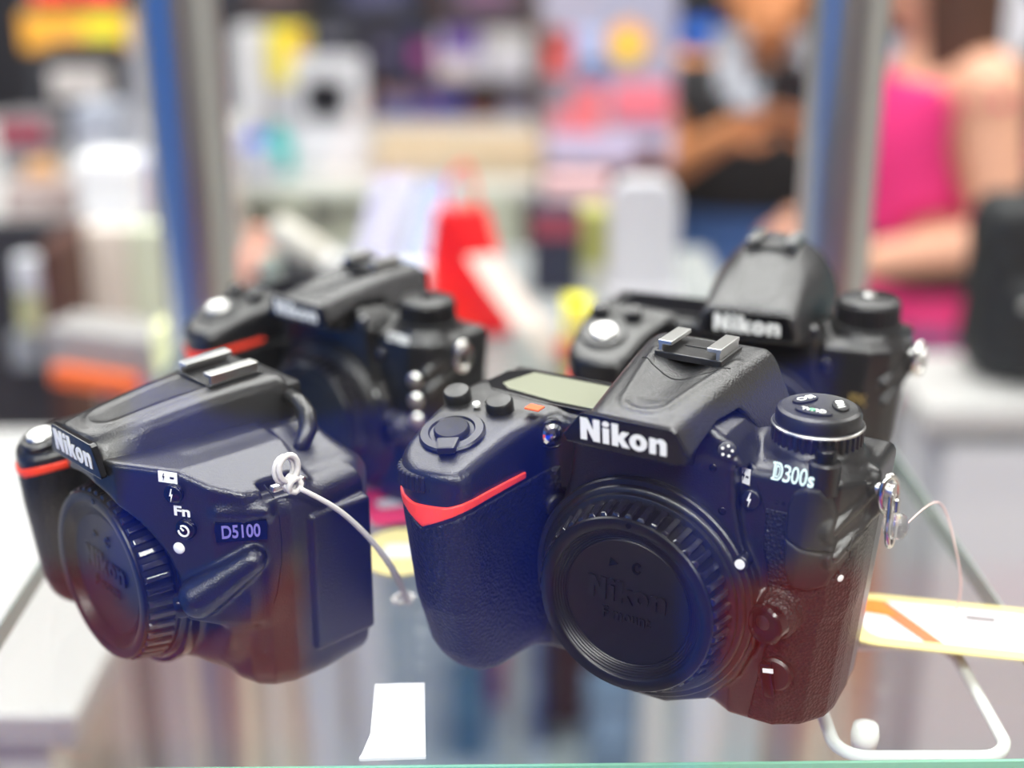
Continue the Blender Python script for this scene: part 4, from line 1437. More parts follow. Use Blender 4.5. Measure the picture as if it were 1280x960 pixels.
# slots in the front of the pale table
sz = at(0, 240, 2.27).z - FLOOR
so = thing('slot_shelf', 'shallow grey shelf with dark slots in front of the pale table', 'shelf', (-.25, 2.272, FLOOR))
for k, (u0, u1, v0, v1) in enumerate(((385, 430, 250, 266), (300, 350, 254, 268), (440, 470, 246, 258))):
    a_, b_ = at(u0, v0, 2.27), at(u1, v1, 2.27)
    MB().box(((a_.x + b_.x) / 2 + .25, -.02, (a_.z + b_.z) / 2 - FLOOR), (b_.x - a_.x, .012, a_.z - b_.z)).build('slot', 'charcoal', so, scale=1)
MB().box((0, .0, sz - .14), (.52, .03, .28)).build('panel', 'pale_green', so, scale=1, bevel=.004)
for x in (-.25, .25):
    MB().box((x, 0, sz / 2), (.02, .02, sz)).build('leg', 'pale_green', so, scale=1)

# poster stand between the wall shelves and the man
ps = thing('poster_stand', 'lavender poster board with red pictures and a yellow circle on a brown base', 'poster stand', tuple(at(757, 200, 2.45))[:2] + (FLOOR,))
pw, pb_, pt = at(842, 100, 2.45).x - at(672, 100, 2.45).x, at(757, 212, 2.45).z - FLOOR, at(757, -30, 2.45).z - FLOOR
MB().box((0, .02, (pb_ + pt) / 2), (pw, .03, pt - pb_)).build('poster_board', mat('lavender', (.36, .37, .48), .5), ps, scale=1, bevel=.003)
MB().box((0, .03, pb_ - .012), (pw * 1.02, .08, .03)).build('ledge', 'brown', ps, scale=1, bevel=.004)
for x in (-pw * .42, pw * .42):
    MB().box((x, .03, pb_ / 2), (.03, .03, pb_)).build('leg', 'charcoal', ps, scale=1)
MB().box((0, .03, pb_ * .5), (pw * .8, .02, pb_ * .9)).build('lower_panel', 'brown', ps, scale=1)


def patch(u0, u1, v0, v1, c, name='picture'):
    a_, b_ = at(u0, v0, 2.45), at(u1, v1, 2.45)
    MB().box(((a_.x + b_.x) / 2 - ps.location.x, .002, (a_.z + b_.z) / 2 - FLOOR), (b_.x - a_.x, .008, a_.z - b_.z)).build(name, mat('pic_%.2f_%.2f_%.2f' % c, c, .5), ps, scale=1, bevel=.002)


patch(676, 714, 38, 95, (.62, .1, .1))
patch(684, 702, 36, 58, (.25, .06, .05))
patch(722, 752, 38, 92, (.42, .52, .8))
patch(726, 756, 76, 98, (.08, .25, .62))
patch(690, 722, 135, 165, (.75, .2, .26))
patch(720, 752, 108, 166, (.78, .16, .2))
patch(764, 838, 104, 152, (.82, .2, .26))
patch(674, 716, 104, 134, (.2, .2, .26))
patch(682, 838, 168, 202, (.55, .53, .75))
patch(796, 826, 176, 206, (.2, .08, .14))
patch(674, 682, 10, 205, (.3, .28, .28))
c_ = at(785, 55, 2.45)
MB().lathe([(.036, 0), (.036, .006), (.001, .007)], (c_.x - ps.location.x, .006, c_.z - FLOOR), (0, -1, 0), 28).build('picture', mat('sun_orange', (.9, .4, .08), .5), ps, scale=1)
MB().lathe([(.02, .006), (.02, .01), (.001, .011)], (c_.x - ps.location.x, .006, c_.z - FLOOR - .008), (0, -1, 0), 24).build('picture', mat('sun_yellow', (.95, .75, .12), .5), ps, scale=1)
# blue sign and box by the man
carton('hanging_sign', 'small bright blue sign board beside the poster', 'sign', 852, 900, 28, 3.1, at(0, 56, 3.1).z, .02, (.01, .12, .7), [(-.4, .4, .3, .7, (.1, .3, .8))])
MB().box((0, .01, (at(0, 56, 3.1).z - FLOOR) / -2), (.012, .012, at(0, 56, 3.1).z - FLOOR)).build('sign_post', 'charcoal', bpy.data.objects['hanging_sign'], scale=1)

# white table by the left wall
ZB = -.12
G3 = 'goods on the white table by the left wall'
carton('product_box', 'bright white cube carton at the front of the white table', 'box', 93, 168, 204, 1.53, ZB, .07, (.9, .9, .9), [(-.3, .3, .1, .2, (.8, .8, .85))], G3)
carton('product_box', 'bluish white carton behind the white cube', 'box', 88, 140, 138, 1.72, ZB, .08, (.36, .39, .46), [(-.1, .3, .2, .8, (.5, .52, .58))], G3)
carton('product_box', 'light grey carton behind the white cube', 'box', 145, 196, 165, 1.80, ZB, .08, (.3, .3, .33), [(-.3, .2, .2, .8, (.5, .5, .55))], G3)
carton('product_box', 'deep blue carton beside the white cube', 'box', 172, 204, 205, 1.58, ZB, .06, (.05, .12, .36), [(.1, .5, .1, .9, (.55, .3, .4))], G3)
carton('product_box', 'low pinkish carton at the table corner', 'box', 2, 88, 238, 1.55, ZB, .06, (.36, .28, .26), [(-.4, .1, .2, .8, (.5, .42, .4))], G3)
carton('product_box', 'brown and orange tin behind the pinkish carton', 'tin', 28, 56, 210, 1.64, ZB, .05, (.6, .32, .12), [(-.4, .4, .1, .4, (.3, .14, .06))], G3)
carton('product_box', 'grey carton with red lid behind the pinkish carton', 'box', -6, 56, 152, 1.78, ZB, .08, (.2, .19, .2), [(-.5, .5, .6, 1, (.3, .03, .06))], G3)
pr_ = at(85, 60, 1.95)
pn = thing('photo_printer', 'black desktop photo printer with silver tray on the white table', 'printer', (pr_.x, 2.02, ZB))
hh = pr_.z - ZB
MB().box((0, 0, .02), (.13, .12, .04)).build('base', 'charcoal', pn, scale=1, bevel=.006)
MB().box((0, .02, hh * .45), (.14, .09, hh * .8)).build('housing', 'charcoal', pn, scale=1, bevel=.01)
MB().box((.0, -.03, hh * .62), (.075, .03, .04)).build('paper_tray', mat('warm_grey', (.6, .55, .52), .5), pn, scale=1, bevel=.003)
MB().box((0, .0, hh * .93), (.10, .07, hh * .1)).build('lid', 'charcoal', pn, scale=1, bevel=.006)
ru = at(166, 20, 1.9)
rp = thing('roll_banner', 'plain grey white banner standing on the white table', 'banner', (ru.x, 1.93, ZB))
MB().box((0, 0, (ru.z - ZB) / 2), (.056, .004, ru.z - ZB), Matrix.Rotation(R(5), 4, 'Y')).build('sheet', mat('pale_sheet', (.34, .34, .37), .6), rp, scale=1)
MB().box((0, 0, .008), (.07, .05, .016)).build('foot', 'alu_dark', rp, scale=1, bevel=.003)
sg = at(106, 62, 2.3)
sn = thing('hanging_sign', 'orange and yellow hanging sign above the photo printer', 'sign', (sg.x, 2.3, sg.z))
sh = at(106, 16, 2.3).z - sg.z
MB().box((0, 0, sh / 2), (.19, .02, sh)).build('board', mat('amber', (.9, .42, .04), .5), sn, scale=1, bevel=.004)
MB().box((.035, -.012, sh * .6), (.06, .004, sh * .6)).build('yellow_field', mat('lemon', (.85, .75, .03), .5), sn, scale=1)
MB().box((-.02, -.012, sh * .08), (.04, .004, sh * .2)).build('blue_field', mat('sky', (.03, .3, .6), .5), sn, scale=1)
for x in (-.08, .08):
    MB().box((x, .0, sh + (CEIL - sg.z - sh) / 2), (.003, .003, CEIL - sg.z - sh)).build('hanger', 'steel', sn, scale=1)
for u, lb in ((66, 'the photo printer'), (124, 'the grey white banner')):
    p = at(u, -4, 2.6)
    t = thing('sign_lamp', 'small red sign hanging from the ceiling above ' + lb, 'sign', (p.x, 2.6, p.z), 0, 'red hanging signs')
    MB().box((0, 0, .015), (.065, .02, .035)).build('face', mat('red_sign', (.9, .04, .05), .4, emit=((1, .05, .05), .8)), t, scale=1, bevel=.003)
    MB().box((0, 0, .03 + (CEIL - p.z - .03) / 2), (.004, .004, CEIL - p.z - .03)).build('hanger', 'charcoal', t, scale=1)

# dark rack below the left table
rk = thing('goods_rack', 'dark rack with hanging pink and white packs in front of the left table', 'rack', (-.62, 1.40, FLOOR))
ztop = at(0, 298, 1.38).z - FLOOR
zlow = at(0, 600, 1.36).z - FLOOR
MB().box((0, .05, (ztop + zlow) / 2), (.33, .02, ztop - zlow)).build('back_panel', 'charcoal', rk, scale=1)
for x in (-.17, .17):
    MB().box((x, 0, (ztop + zlow) / 2), (.02, .12, ztop - zlow)).build('side_panel', 'brown', rk, scale=1)
    MB().box((x, .03, zlow / 2), (.016, .016, zlow)).build('leg', 'cream', rk, scale=1)
for k, (u, v, c) in enumerate(((35, 345, (.7, .72, .74)), (62, 352, (.75, .45, .5)), (40, 395, (.55, .55, .3)), (66, 405, (.6, .35, .38)), (30, 440, (.3, .32, .34)))):
    p = at(u, v, 1.36)
    MB().box((p.x + .62, -.03, p.z - FLOOR), (.028, .02, .036)).build('blister_pack', mat('pack%d' % k, c, .4), rk, scale=1, bevel=.003)
bp = at(168, 400, 1.42)
bc = thing('beige_column', 'broad beige and pale green panel beside the dark rack', 'panel', (bp.x, 1.44, FLOOR))
zc = at(168, 286, 1.42).z - FLOOR
zd = at(168, 600, 1.42).z - FLOOR
for x in (-.04, .04):
    MB().box((x, .0, zd / 2), (.014, .014, zd)).build('leg', 'cream', bc, scale=1)
MB().box((-.028, 0, (zc + zd) / 2), (.05, .03, zc - zd)).build('beige_board', mat('beige', (.74, .66, .58), .6), bc, scale=1, bevel=.004)
MB().box((.026, 0, (zc + zd) / 2), (.056, .03, zc - zd)).build('green_board', mat('pale_lime', (.62, .66, .5), .6), bc, scale=1, bevel=.004)

# goods on the counter behind the case
ZR = -.12
G4 = 'goods on the grey table behind the case'
rb = at(585, 430, 1.12)
bag = thing('gift_bag', 'glossy red gift bag standing on the grey table', 'bag', (rb.x, 1.14, ZR), R(12))
bh = at(585, 266, 1.12).z - ZR


def bagbox(x, y, z):
    k = np.clip(z / (bh * 1000), 0, 1)
    w_ = 33 - 12 * k ** 2
    d_ = 20 - 16 * k
    a_ = np.abs(x + 5 * k) - w_
    b_ = np.abs(y) - d_ + 3 * np.sin(z * .06 + x * .1)
    return smax(smax(a_, b_, 3), np.abs(z - bh * 500) - bh * 500, 2)


sdf_obj('bag_body', bagbox, (-45, -30, -3), (45, 30, bh * 1000 + 4), 2.5, mat('bag_red', (.85, .015, .02), .3), bag)
MB().tube(spline([(-.018, -.004, bh), (-.014, -.004, bh + .025), (.0, -.004, bh + .035), (.008, -.004, bh)]), .002, 8).build('handle', 'red', bag, True, scale=1)
sp_ = thing('white_strap', 'broad white strap with orange tip sloping down from the red gift bag', 'strap', tuple(at(652, 400, 1.02))[:2] + (ZR,))
sq = [at(606, 322, 1.06) - sp_.location, at(640, 372, 1.03) - sp_.location, at(668, 408, 1.01) - sp_.location, at(704, 452, .99) - sp_.location]
sq = spline(sq, 6)
mb_ = MB()
vv = []
for p in sq:
    for dx, dy in ((-.014, 0), (.010, .006), (.010, .010), (-.014, .004)):
        vv.append(p + Vector((dx, dy, 0)))
n_ = len(sq)
mb_.add(vv, [(i * 4 + k, i * 4 + (k + 1) % 4, i * 4 + 4 + (k + 1) % 4, i * 4 + 4 + k) for i in range(n_ - 1) for k in range(4)] + [(3, 2, 1, 0), tuple((n_ - 1) * 4 + k for k in range(4))])
mb_.build('webbing', mat('strap_white', (.5, .43, .38), .6), sp_, scale=1)
MB().tube([sq[-4] + Vector((.008, -.004, .004)), sq[-1] + Vector((.004, -.004, .002))], .007, 10).build('tip', mat('strap_tip', (.65, .15, .08), .5), sp_, True, scale=1)
for k, (u0, u1, vt, dx, lb) in enumerate(((455, 494, 232, .012, 'lilac acrylic panel leaning on the grey table'), (518, 548, 236, .008, 'blue tinted acrylic panel leaning on the grey table'))):
    a_, b_ = at(u0, vt, 1.3), at(u1, vt, 1.3)
    t = thing('acrylic_panel', lb, 'panel', ((a_.x + b_.x) / 2, 1.33, ZR), 0, G4)
    hz = a_.z - ZR
    MB().add([(-.02 - dx, -.02, 0), (.02 - dx, -.02, 0), (.025 + dx * .3, .02, hz), (-.012 + dx * .3, .02, hz), (-.02 - dx, -.012, 0), (.02 - dx, -.012, 0), (.025 + dx * .3, .028, hz), (-.012 + dx * .3, .028, hz)],
             [(0, 1, 2, 3), (7, 6, 5, 4), (0, 4, 5, 1), (1, 5, 6, 2), (2, 6, 7, 3), (3, 7, 4, 0)]).build('sheet', mat('acr%d' % k, ((.4, .39, .55), (.2, .25, .45))[k], .15), t, scale=1)
    MB().box((-dx, -.015, .006), (.05, .03, .012)).build('foot', 'white_plastic', t, scale=1, bevel=.003)
bottle('short peach jar on the grey table', 320, 284, 1.2, ZR, .017, mat('peach', (.85, .42, .3), .4), 'peach', G4)
bottle('short dark jar with grey green cap on the grey table', 335, 318, 1.1, ZR, .02, 'charcoal', mat('sage', (.3, .36, .32), .4), G4)
wc = at(375, 312, 1.15)
ct = thing('white_canister', 'white canister lying on its side on the grey table', 'canister', (wc.x, 1.16, wc.z), R(-18))
MB().lathe([(.001, -.03), (.012, -.029), (.0145, -.025), (.0145, .02), (.012, .026), (.001, .027)], (0, 0, 0), (1, .0, -.55), 28).build('can', mat('ivory', (.5, .48, .42), .35), ct, True, scale=1, angle=50)
MB().lathe([(.0125, .026), (.0125, .032), (.001, .033)], (0, 0, 0), (1, 0, -.55), 24).build('lid', 'white_plastic', ct, True, scale=1, angle=50)
MB().box((0, .0, (ZR - wc.z) / 2 - .006), (.05, .04, wc.z - ZR - .012)).build('rest', 'charcoal', ct, scale=1, bevel=.004)
carton('product_box', 'small yellow carton standing behind the front cameras', 'box', 706, 738, 385, 1.02, ZR, .03, (.9, .85, .02), [(-.3, .3, .6, .9, (.8, .7, .3))], G4)
carton('product_box', 'lime white carton standing behind the front cameras', 'box', 190, 238, 414, 1.03, ZR, .03, (.85, .88, .5), [(0, .5, .1, .9, (.95, .95, .85))], G4)
carton('product_box', 'black carton with maroon top on the grey table', 'box', 666, 724, 268, 1.25, ZR, .05, (.02, .025, .05), [(-.5, .5, .7, 1, (.25, .05, .08))], G4)
carton('product_box', 'olive green carton on the grey table', 'box', 727, 760, 270, 1.28, ZR, .05, (.4, .4, .12), [(-.5, .5, 0, .3, (.6, .6, .5))], G4)
carton('product_box', 'pinkish low carton behind the black and olive cartons', 'box', 680, 762, 226, 1.36, ZR, .04, (.62, .4, .42), [(-.4, .4, .5, .8, (.7, .55, .55))], G4)
wp = at(803, 380, 1.22)
wt = thing('white_stand', 'white rounded display stand on the grey table', 'stand', (wp.x, 1.24, ZR))
ww, wh = at(846, 300, 1.22).x - at(760, 300, 1.22).x, at(803, 228, 1.22).z - ZR
po = [(-ww / 2, 0), (ww / 2, 0), (ww / 2, wh - .02)] + ell(ww / 2 - .02, wh - .02, .02, .02, 6, 0, 90) + ell(-ww / 2 + .02, wh - .02, .02, .02, 6, 90, 180)
MB().prism(po, (0, 0, 0), (1, 0, 0), (0, 0, 1), (0, -1, 0), -.015, .015).build('panel', 'shop_white', wt, scale=1, bevel=.003)
MB().box((0, 0, .006), (ww * 1.1, .06, .012)).build('foot', 'shop_white', wt, scale=1, bevel=.003)
# tray with an orange rim on the low white table
tr = thing('display_tray', 'grey tray with an orange front rim on a slim pedestal beyond the low white table', 'tray', (-.352, 1.13, FLOOR), R(-22))
tz_ = at(98, 486, 1.1).z - FLOOR
MB().box((0, .03, tz_ + .012), (.11, .05, .05)).build('tray_body', mat('mid_grey', (.32, .31, .3), .5), tr, scale=1, bevel=.004)
MB().box((.006, -.006, tz_), (.085, .014, .016)).build('rim', mat('rim_orange', (.9, .16, .03), .4), tr, scale=1, bevel=.003)
MB().lathe([(.06, 0), (.06, .012), (.014, .02), (.014, tz_)], (0, .03, 0), (0, 0, 1), 24).build('pedestal', 'alu_dark', tr, True, scale=1, angle=40)

# right side: backpack, blue and white boxes, white board
bk = at(1275, 440, 1.3)
pk = thing('backpack', 'black padded backpack standing on the light grey cabinet', 'backpack', (.487, 1.235, -.193), R(4))


def packf(x, y, z):
    d = rbox(x, y, z, (0, 10, 85), (72, 36, 84), 24)
    d = smin(d, rbox(x, y, z, (0, -28, 52), (52, 16, 44), 12), 6)
    return d + 1.2 * np.sin(x * .15) * np.sin(z * .13)


sdf_obj('bag_body', packf, (-90, -60, -4), (90, 60, 185), 4, mat('nylon', (.012, .014, .015), .55), pk)
MB().tube(spline([(-.03, .01, .165), (-.02, .01, .19), (.02, .01, .19), (.03, .01, .165)]), .006, 8).build('handle', 'charcoal', pk, True, scale=1)
MB().tube(spline([(-.045, -.046, .08), (0, -.047, .085), (.045, -.046, .08)]), .002, 6).build('zip', 'steel', pk, True, scale=1)
sb = at(1112, 200, 3.2)
rk2 = thing('wall_shelves', 'shelving unit with blue and white boxes between the grey post and the woman', 'shelves', (sb.x + .05, 3.35, FLOOR))
for r in (95, 205):
    MB().box((0, 0, at(0, r, 3.2).z - FLOOR - .01), (.5, .3, .02)).build('shelf_board', 'charcoal', rk2, scale=1)
MB().box((0, .16, .95), (.52, .02, 1.9)).build('back_panel', 'wall_dark', rk2, scale=1)
for x in (-.25, .25):
    MB().box((x, 0, .95), (.02, .3, 1.9)).build('upright', 'charcoal', rk2, scale=1)
G5 = 'boxes on the shelves by the woman'
carton('product_box', 'white box with blue print on the shelves by the woman', 'box', 1096, 1118, 50, 3.22, at(0, 95, 3.2).z, .1, (.75, .78, .85), [(-.4, .2, .1, .5, (.05, .2, .5))], G5)
carton('product_box', 'blue box on the upper shelf by the woman', 'box', 1119, 1142, 56, 3.22, at(0, 95, 3.2).z, .1, (.08, .15, .4), [(-.3, .3, .4, .7, (.6, .65, .8))], G5)
carton('product_box', 'lilac box on the lower shelf by the woman', 'box', 1095, 1116, 120, 3.22, at(0, 205, 3.2).z, .1, (.5, .45, .62), [(-.3, .3, .4, .7, (.8, .75, .8))], G5)
carton('product_box', 'steel blue box on the lower shelf by the woman', 'box', 1117, 1142, 130, 3.22, at(0, 205, 3.2).z, .1, (.1, .2, .4), [(-.3, .3, .1, .4, (.5, .55, .65))], G5)
wb = at(1240, 30, 2.65)
bo = thing('round_sign', 'round grey white sign on a post behind the woman', 'sign', (wb.x, 2.65, FLOOR))
MB().lathe([(.075, 0), (.08, .01), (.075, .02)], (0, 0, wb.z - FLOOR), (0, -1, 0), 40).build('disc', mat('sign_grey', (.68, .7, .76), .5), bo, True, scale=1, angle=40)
MB().lathe([(.012, 0), (.012, wb.z - FLOOR)], (0, .005, 0), (0, 0, 1), 16).build('post', 'alu_dark', bo, True, scale=1)
MB().lathe([(.09, 0), (.09, .015), (.02, .025)], (0, .005, 0), (0, 0, 1), 32).build('foot', 'alu_dark', bo, True, scale=1, angle=40)

# mat and boxes below the glass shelf, coloured to stand in for mirrored blues
fm = thing('reflection_mat', 'pale blue grey mat standing in for reflections over the tan floor tiles', 'mat', (.12, 2.75, FLOOR + .006))
slab('mat_sheet', rrect(.9, 1.3, .03), 0, .006, mat('mat_blue', (.58, .68, .73), .8), fm)
slab('mat_border', [(-.43, -.63), (.43, -.63), (.43, -.60), (-.43, -.60)], .006, .007, mat('mat_dark', (.12, .16, .2), .8), fm)
G6 = 'boxes standing in for reflections on the floor mat'
for k, (u0, u1, vt, Y, c, lb) in enumerate(((560, 610, 850, 2.42, (.1, .2, .24), 'dark teal reflection stand-in box on the blue grey mat'), (640, 705, 838, 2.5, (.55, .6, .6), 'pale grey reflection stand-in box on the blue grey mat'), (735, 800, 870, 2.24, (.2, .3, .45), 'denim blue reflection stand-in box on the blue grey mat'), (590, 640, 800, 2.62, (.5, .06, .08), 'small crimson reflection stand-in box on the blue grey mat'))):
    carton('reflection_box', lb, 'box', u0, u1, vt, Y, FLOOR + .0125, .1, c, [(-.3, .3, .6, .85, tuple(min(1, q * 1.5) for q in c))], G6)
for k, (u, m) in enumerate(((262, 'white_plastic'), (300, 'cream'), (335, 'white_plastic'))):
    p = at(u, 780, 1.75)
    t = thing('floor_stand', ('slim white', 'slim cream', 'slim white')[k] + ' floor stand seen below the glass shelf', 'stand', (p.x, 1.75, FLOOR), 0, 'slim floor stands')
    hz = at(u, 770, 1.75).z - FLOOR
    MB().lathe([(.018, .01), (.018, hz)], (0, 0, 0), (0, 0, 1), 20).build('pole', m, t, True, scale=1, angle=40)
    MB().lathe([(.06, 0), (.06, .012), (.02, .02)], (0, 0, 0), (0, 0, 1), 28).build('foot', m, t, True, scale=1, angle=40)

# in front of the case: what the front glass and the metal posts mirror
bn = thing('red_bench', 'long red upholstered bench in the aisle in front of the display case', 'bench', (.1, -1.15, FLOOR))
mat('bench_red', (.42, .02, .018), .6)
for k in range(4):
    MB().box((-1.35 + .9 * k, .0, .36), (.88, .5, .55)).build('seat_cushion', 'bench_red', bn, scale=1, bevel=.02)
MB().box((0, 0, .05), (3.6, .46, .1)).build('plinth', 'charcoal', bn, scale=1)
bb = thing('blue_reflector_wall', 'long unseen blue partition added for its reflection in the metal posts', 'partition', (-1.85, -.5, FLOOR), R(90))  # added out of view so the metal posts pick up blue
mat('banner_blue', (.01, .12, .5), .6)
for k in range(4):
    MB().box((-1.29 + .86 * k, 0, 1.25), (.84, .03, 2.3)).build('panel', 'banner_blue', bb, scale=1, bevel=.004)
for k in range(5):
    MB().box((-1.72 + .86 * k, 0, 1.22), (.02, .05, 2.44)).build('upright', 'alu_dark', bb, scale=1)
ba = thing('blue_reflector_banner', 'narrow unseen blue banner added for its reflection in the left post', 'banner', (-.42, .44, FLOOR), R(112))  # added reflector, widens the blue band on the left post
MB().box((0, 0, 1.15), (.32, .006, 2.2)).build('banner_sheet', 'banner_blue', ba, scale=1)
MB().box((0, 0, .02), (.34, .14, .04)).build('foot', 'alu_dark', ba, scale=1, bevel=.005)
MB().lathe([(.008, .03), (.008, 2.27)], (0, .012, 0), (0, 0, 1), 12).build('pole', 'alu', ba, True, scale=1)


# ------------------------------------------------------------------ people (millimetres, origin between the feet, facing -y)
def ellip(x, y, z, c, r):
    k = np.sqrt(((x - c[0]) / r[0]) ** 2 + ((y - c[1]) / r[1]) ** 2 + ((z - c[2]) / r[2]) ** 2)
    return (k - 1) * min(r)


def hand(x, y, z, w_, e, up, curl, side):
    """palm and five fingers; e = wrist, w_ = unit direction of the palm, up = knuckle normal"""
    w_, up = Vector(w_).normalized(), Vector(up).normalized()
    up = (up - w_ * up.dot(w_)).normalized()
    ac = w_.cross(up) * side
    e = Vector(e)
    d = caps(x, y, z, e, e + w_ * 60, 20, 26)
    for k, (o, l) in enumerate(((-24, 62), (-8, 72), (8, 70), (24, 54))):
        b = e + w_ * 74 + ac * o
        m_ = b + (w_ * math.cos(curl) - up * math.sin(curl)) * (l * .5)
        t = m_ + (w_ * math.cos(curl * 2.1) - up * math.sin(curl * 2.1)) * (l * .5)
        d = smin(d, np.minimum(caps(x, y, z, b - w_ * 14, m_, 9, 8), caps(x, y, z, m_, t, 8, 6.5)), 4)
    tb_ = e + w_ * 26 - ac * 24
    tm = tb_ + (w_ * .7 - ac * .6 - up * .3).normalized() * 36
    d = smin(d, np.minimum(caps(x, y, z, tb_, tm, 12, 10), caps(x, y, z, tm, tm + (w_ * .9 - up * .5) * 26, 10, 8)), 5)
    return d


def figure(J):
    def f(x, y, z):
        d = ellip(x, y, z, J['chest'], J.get('chest_r', (150, 105, 190)))
        d = smin(d, ellip(x, y, z, J['belly'], J.get('belly_r', (135, 95, 150))), 60)
        d = smin(d, ellip(x, y, z, J['pelvis'], J.get('pelvis_r', (155, 110, 120))), 50)
        for s in (0, 1):
            sh, el, wr = J['sh'][s], J['el'][s], J['wr'][s]
            d = smin(d, caps(x, y, z, J['chest'], sh, 90, 52), 40)
            d = smin(d, caps(x, y, z, sh, el, 48, 38), 15)
            d = smin(d, caps(x, y, z, el, wr, 38, 25), 12)
            wd = (Vector(J['hand'][s]) - Vector(wr))
            d = smin(d, hand(x, y, z, wd, wr, J['palm'][s], J.get('curl', .5), 1 if s else -1), 12)
            hp, kn_, an = J['hip'][s], J['kn'][s], J['an'][s]
            d = smin(d, caps(x, y, z, hp, kn_, 82, 55), 30)
            d = smin(d, caps(x, y, z, kn_, an, 54, 36), 15)
            ft = J['foot'][s]
            d = smin(d, caps(x, y, z, (an[0], an[1], 38), ft, 38, 30), 15)
        H = Vector(J['head'])
        d = smin(d, caps(x, y, z, J['neck'], H - Vector((0, 0, 60)), 52, 48), 20)
        q = Matrix.Rotation(J.get('turn', 0), 3, 'Z')
        P = lambda a, b, c: H + q @ Vector((a, b, c))
        lx = (x - H.x) * q[0][0] + (y - H.y) * q[1][0]
        ly = (x - H.x) * q[0][1] + (y - H.y) * q[1][1]
        lz = z - H.z
        hd = smin(ellip(lx, ly, lz, (0, 8, 22), (74, 92, 92)), ellip(lx, ly, lz, (0, -18, -48), (56, 66, 66)), 25)
        hd = smin(hd, caps(lx, ly, lz, (0, -84, 8), (0, -100, -22), 9, 13), 8)
        hd = smin(hd, caps(lx, ly, lz, (-20, -82, -58), (20, -82, -58), 7), 5)
        for s in (-1, 1):
            hd = smax(hd, -ellip(lx, ly, lz, (s * 31, -92, 8), (17, 14, 10)), 6)
            hd = smin(hd, ellip(lx, ly, lz, (s * 31, -76, 8), (12, 12, 11)), 2)
            hd = smin(hd, ellip(lx, ly, lz, (s * 76, 10, -6), (9, 18, 30)), 5)
        return smin(d, hd, 10)
    return f


def person(root, J, skin_m, wear, hair, h=9):
    f = figure(J)
    lo, hi = J['lo'], J['hi']
    sdf_obj('body', f, lo, hi, h, skin_m, root)
    for name, region, off, m in wear:
        sdf_obj(name, shell(f, region, off, 8, 4), lo, hi, h, m, root)
    H = Vector(J['head'])
    q = Matrix.Rotation(J.get('turn', 0), 3, 'Z')

    def hf(x, y, z):
        lx = (x - H.x) * q[0][0] + (y - H.y) * q[1][0]
        ly = (x - H.x) * q[0][1] + (y - H.y) * q[1][1]
        lz = z - H.z
        return hair[0](lx, ly, lz)
    sdf_obj('hair', hf, tuple(H + Vector((-170, -170, -460))), tuple(H + Vector((170, 170, 180))), h, hair[1], root)


mat('skin_tan', (.85, .36, .15), .5)
mat('skin_fair', (.72, .38, .25), .5)
mat('hair_brown', (.07, .028, .015), .5)
mat('hair_dark', (.02, .014, .012), .5)
mat('vest_black', (.012, .012, .014), .7)
mat('shirt_grey', (.42, .44, .5), .7)
mat('jeans', (.07, .16, .42), .8)
mat('top_pink', (.8, .03, .2), .6)
mat('top_violet', (.5, .05, .42), .6)
mat('shirt_blue', (.001, .06, .98), .75)
mat('shirt_violet', (.03, .012, .16), .75)

short_hair = lambda x, y, z: smax(ellip(x, y, z, (0, 12, 28), (84, 100, 98)), -smax(y + 30, z - 70, 10) if False else -(z - 20 + np.clip(-(y + 20), 0, 200) * -1.0), 8)
long_hair = lambda x, y, z: smin(smax(ellip(x, y, z, (0, 12, 26), (86, 104, 100)), -(z + 10 - np.clip(-(y + 30), 0, 100) * 1.4), 8), caps(x, y, z, (0, 70, 20), (0, 95, -300), 62, 48), 30)

man = thing('person', 'person in black vest holding a camera up to the chest, bare forearms', 'person', (.485, 2.82, FLOOR), R(0))
JM = dict(head=(0, -40, 1480), neck=(0, 0, 1360), chest=(0, 0, 1200), belly=(0, 5, 1010), pelvis=(0, 10, 880),
          sh=((-165, 5, 1310), (165, 5, 1310)), el=((-205, -60, 1130), (205, -60, 1130)), wr=((-95, -215, 1235), (95, -215, 1235)),
          hand=((-45, -262, 1285), (45, -262, 1285)), palm=((-.6, -.6, .2), (.6, -.6, .2)), curl=.7,
          hip=((-85, 10, 850), (85, 10, 850)), kn=((-95, 0, 470), (95, 0, 470)), an=((-100, 20, 70), (100, 20, 70)), foot=((-110, -110, 30), (110, -110, 30)),
          lo=(-280, -330, -10), hi=(280, 160, 1640))
marm = lambda x, y, z: np.minimum(np.minimum(caps(x, y, z, (-195, -40, 1210), (-205, -60, 1130), 62), caps(x, y, z, (195, -40, 1210), (205, -60, 1130), 62)), np.minimum(caps(x, y, z, (-205, -60, 1130), (-95, -215, 1235), 60), caps(x, y, z, (205, -60, 1130), (95, -215, 1235), 60)) - 0)
marm2 = lambda x, y, z: np.minimum(marm(x, y, z), np.minimum(caps(x, y, z, (-95, -215, 1235), (0, -300, 1330), 95), caps(x, y, z, (95, -215, 1235), (0, -300, 1330), 95)))
person(man, JM, 'skin_tan', (
    ('vest', lambda x, y, z: smax(smax(smax(np.abs(x) - 172, -(z - 1060), 6), z - 1345, 6), -marm2(x, y, z), 6), 16, 'vest_black'),
    ('shirt_collar', lambda x, y, z: smax(smax(np.abs(x) - 95, -(z - 1290), 6), smax(z - 1400, -(np.abs(x) - 38), 4), 4), 20, 'shirt_grey'),
    ('trousers', lambda x, y, z: smax(z - 1062, -(z - 90), 4), 14, 'jeans')), (short_hair, 'hair_dark'))
cb = thing('held_camera', 'small black camera held in both hands by the person in the black vest', 'camera', (.485, 2.82 - .305, FLOOR + 1.335))
MB().box((0, 0, 0), (.085, .04, .06)).build('body_shell', 'plastic', cb, scale=1, bevel=.006)
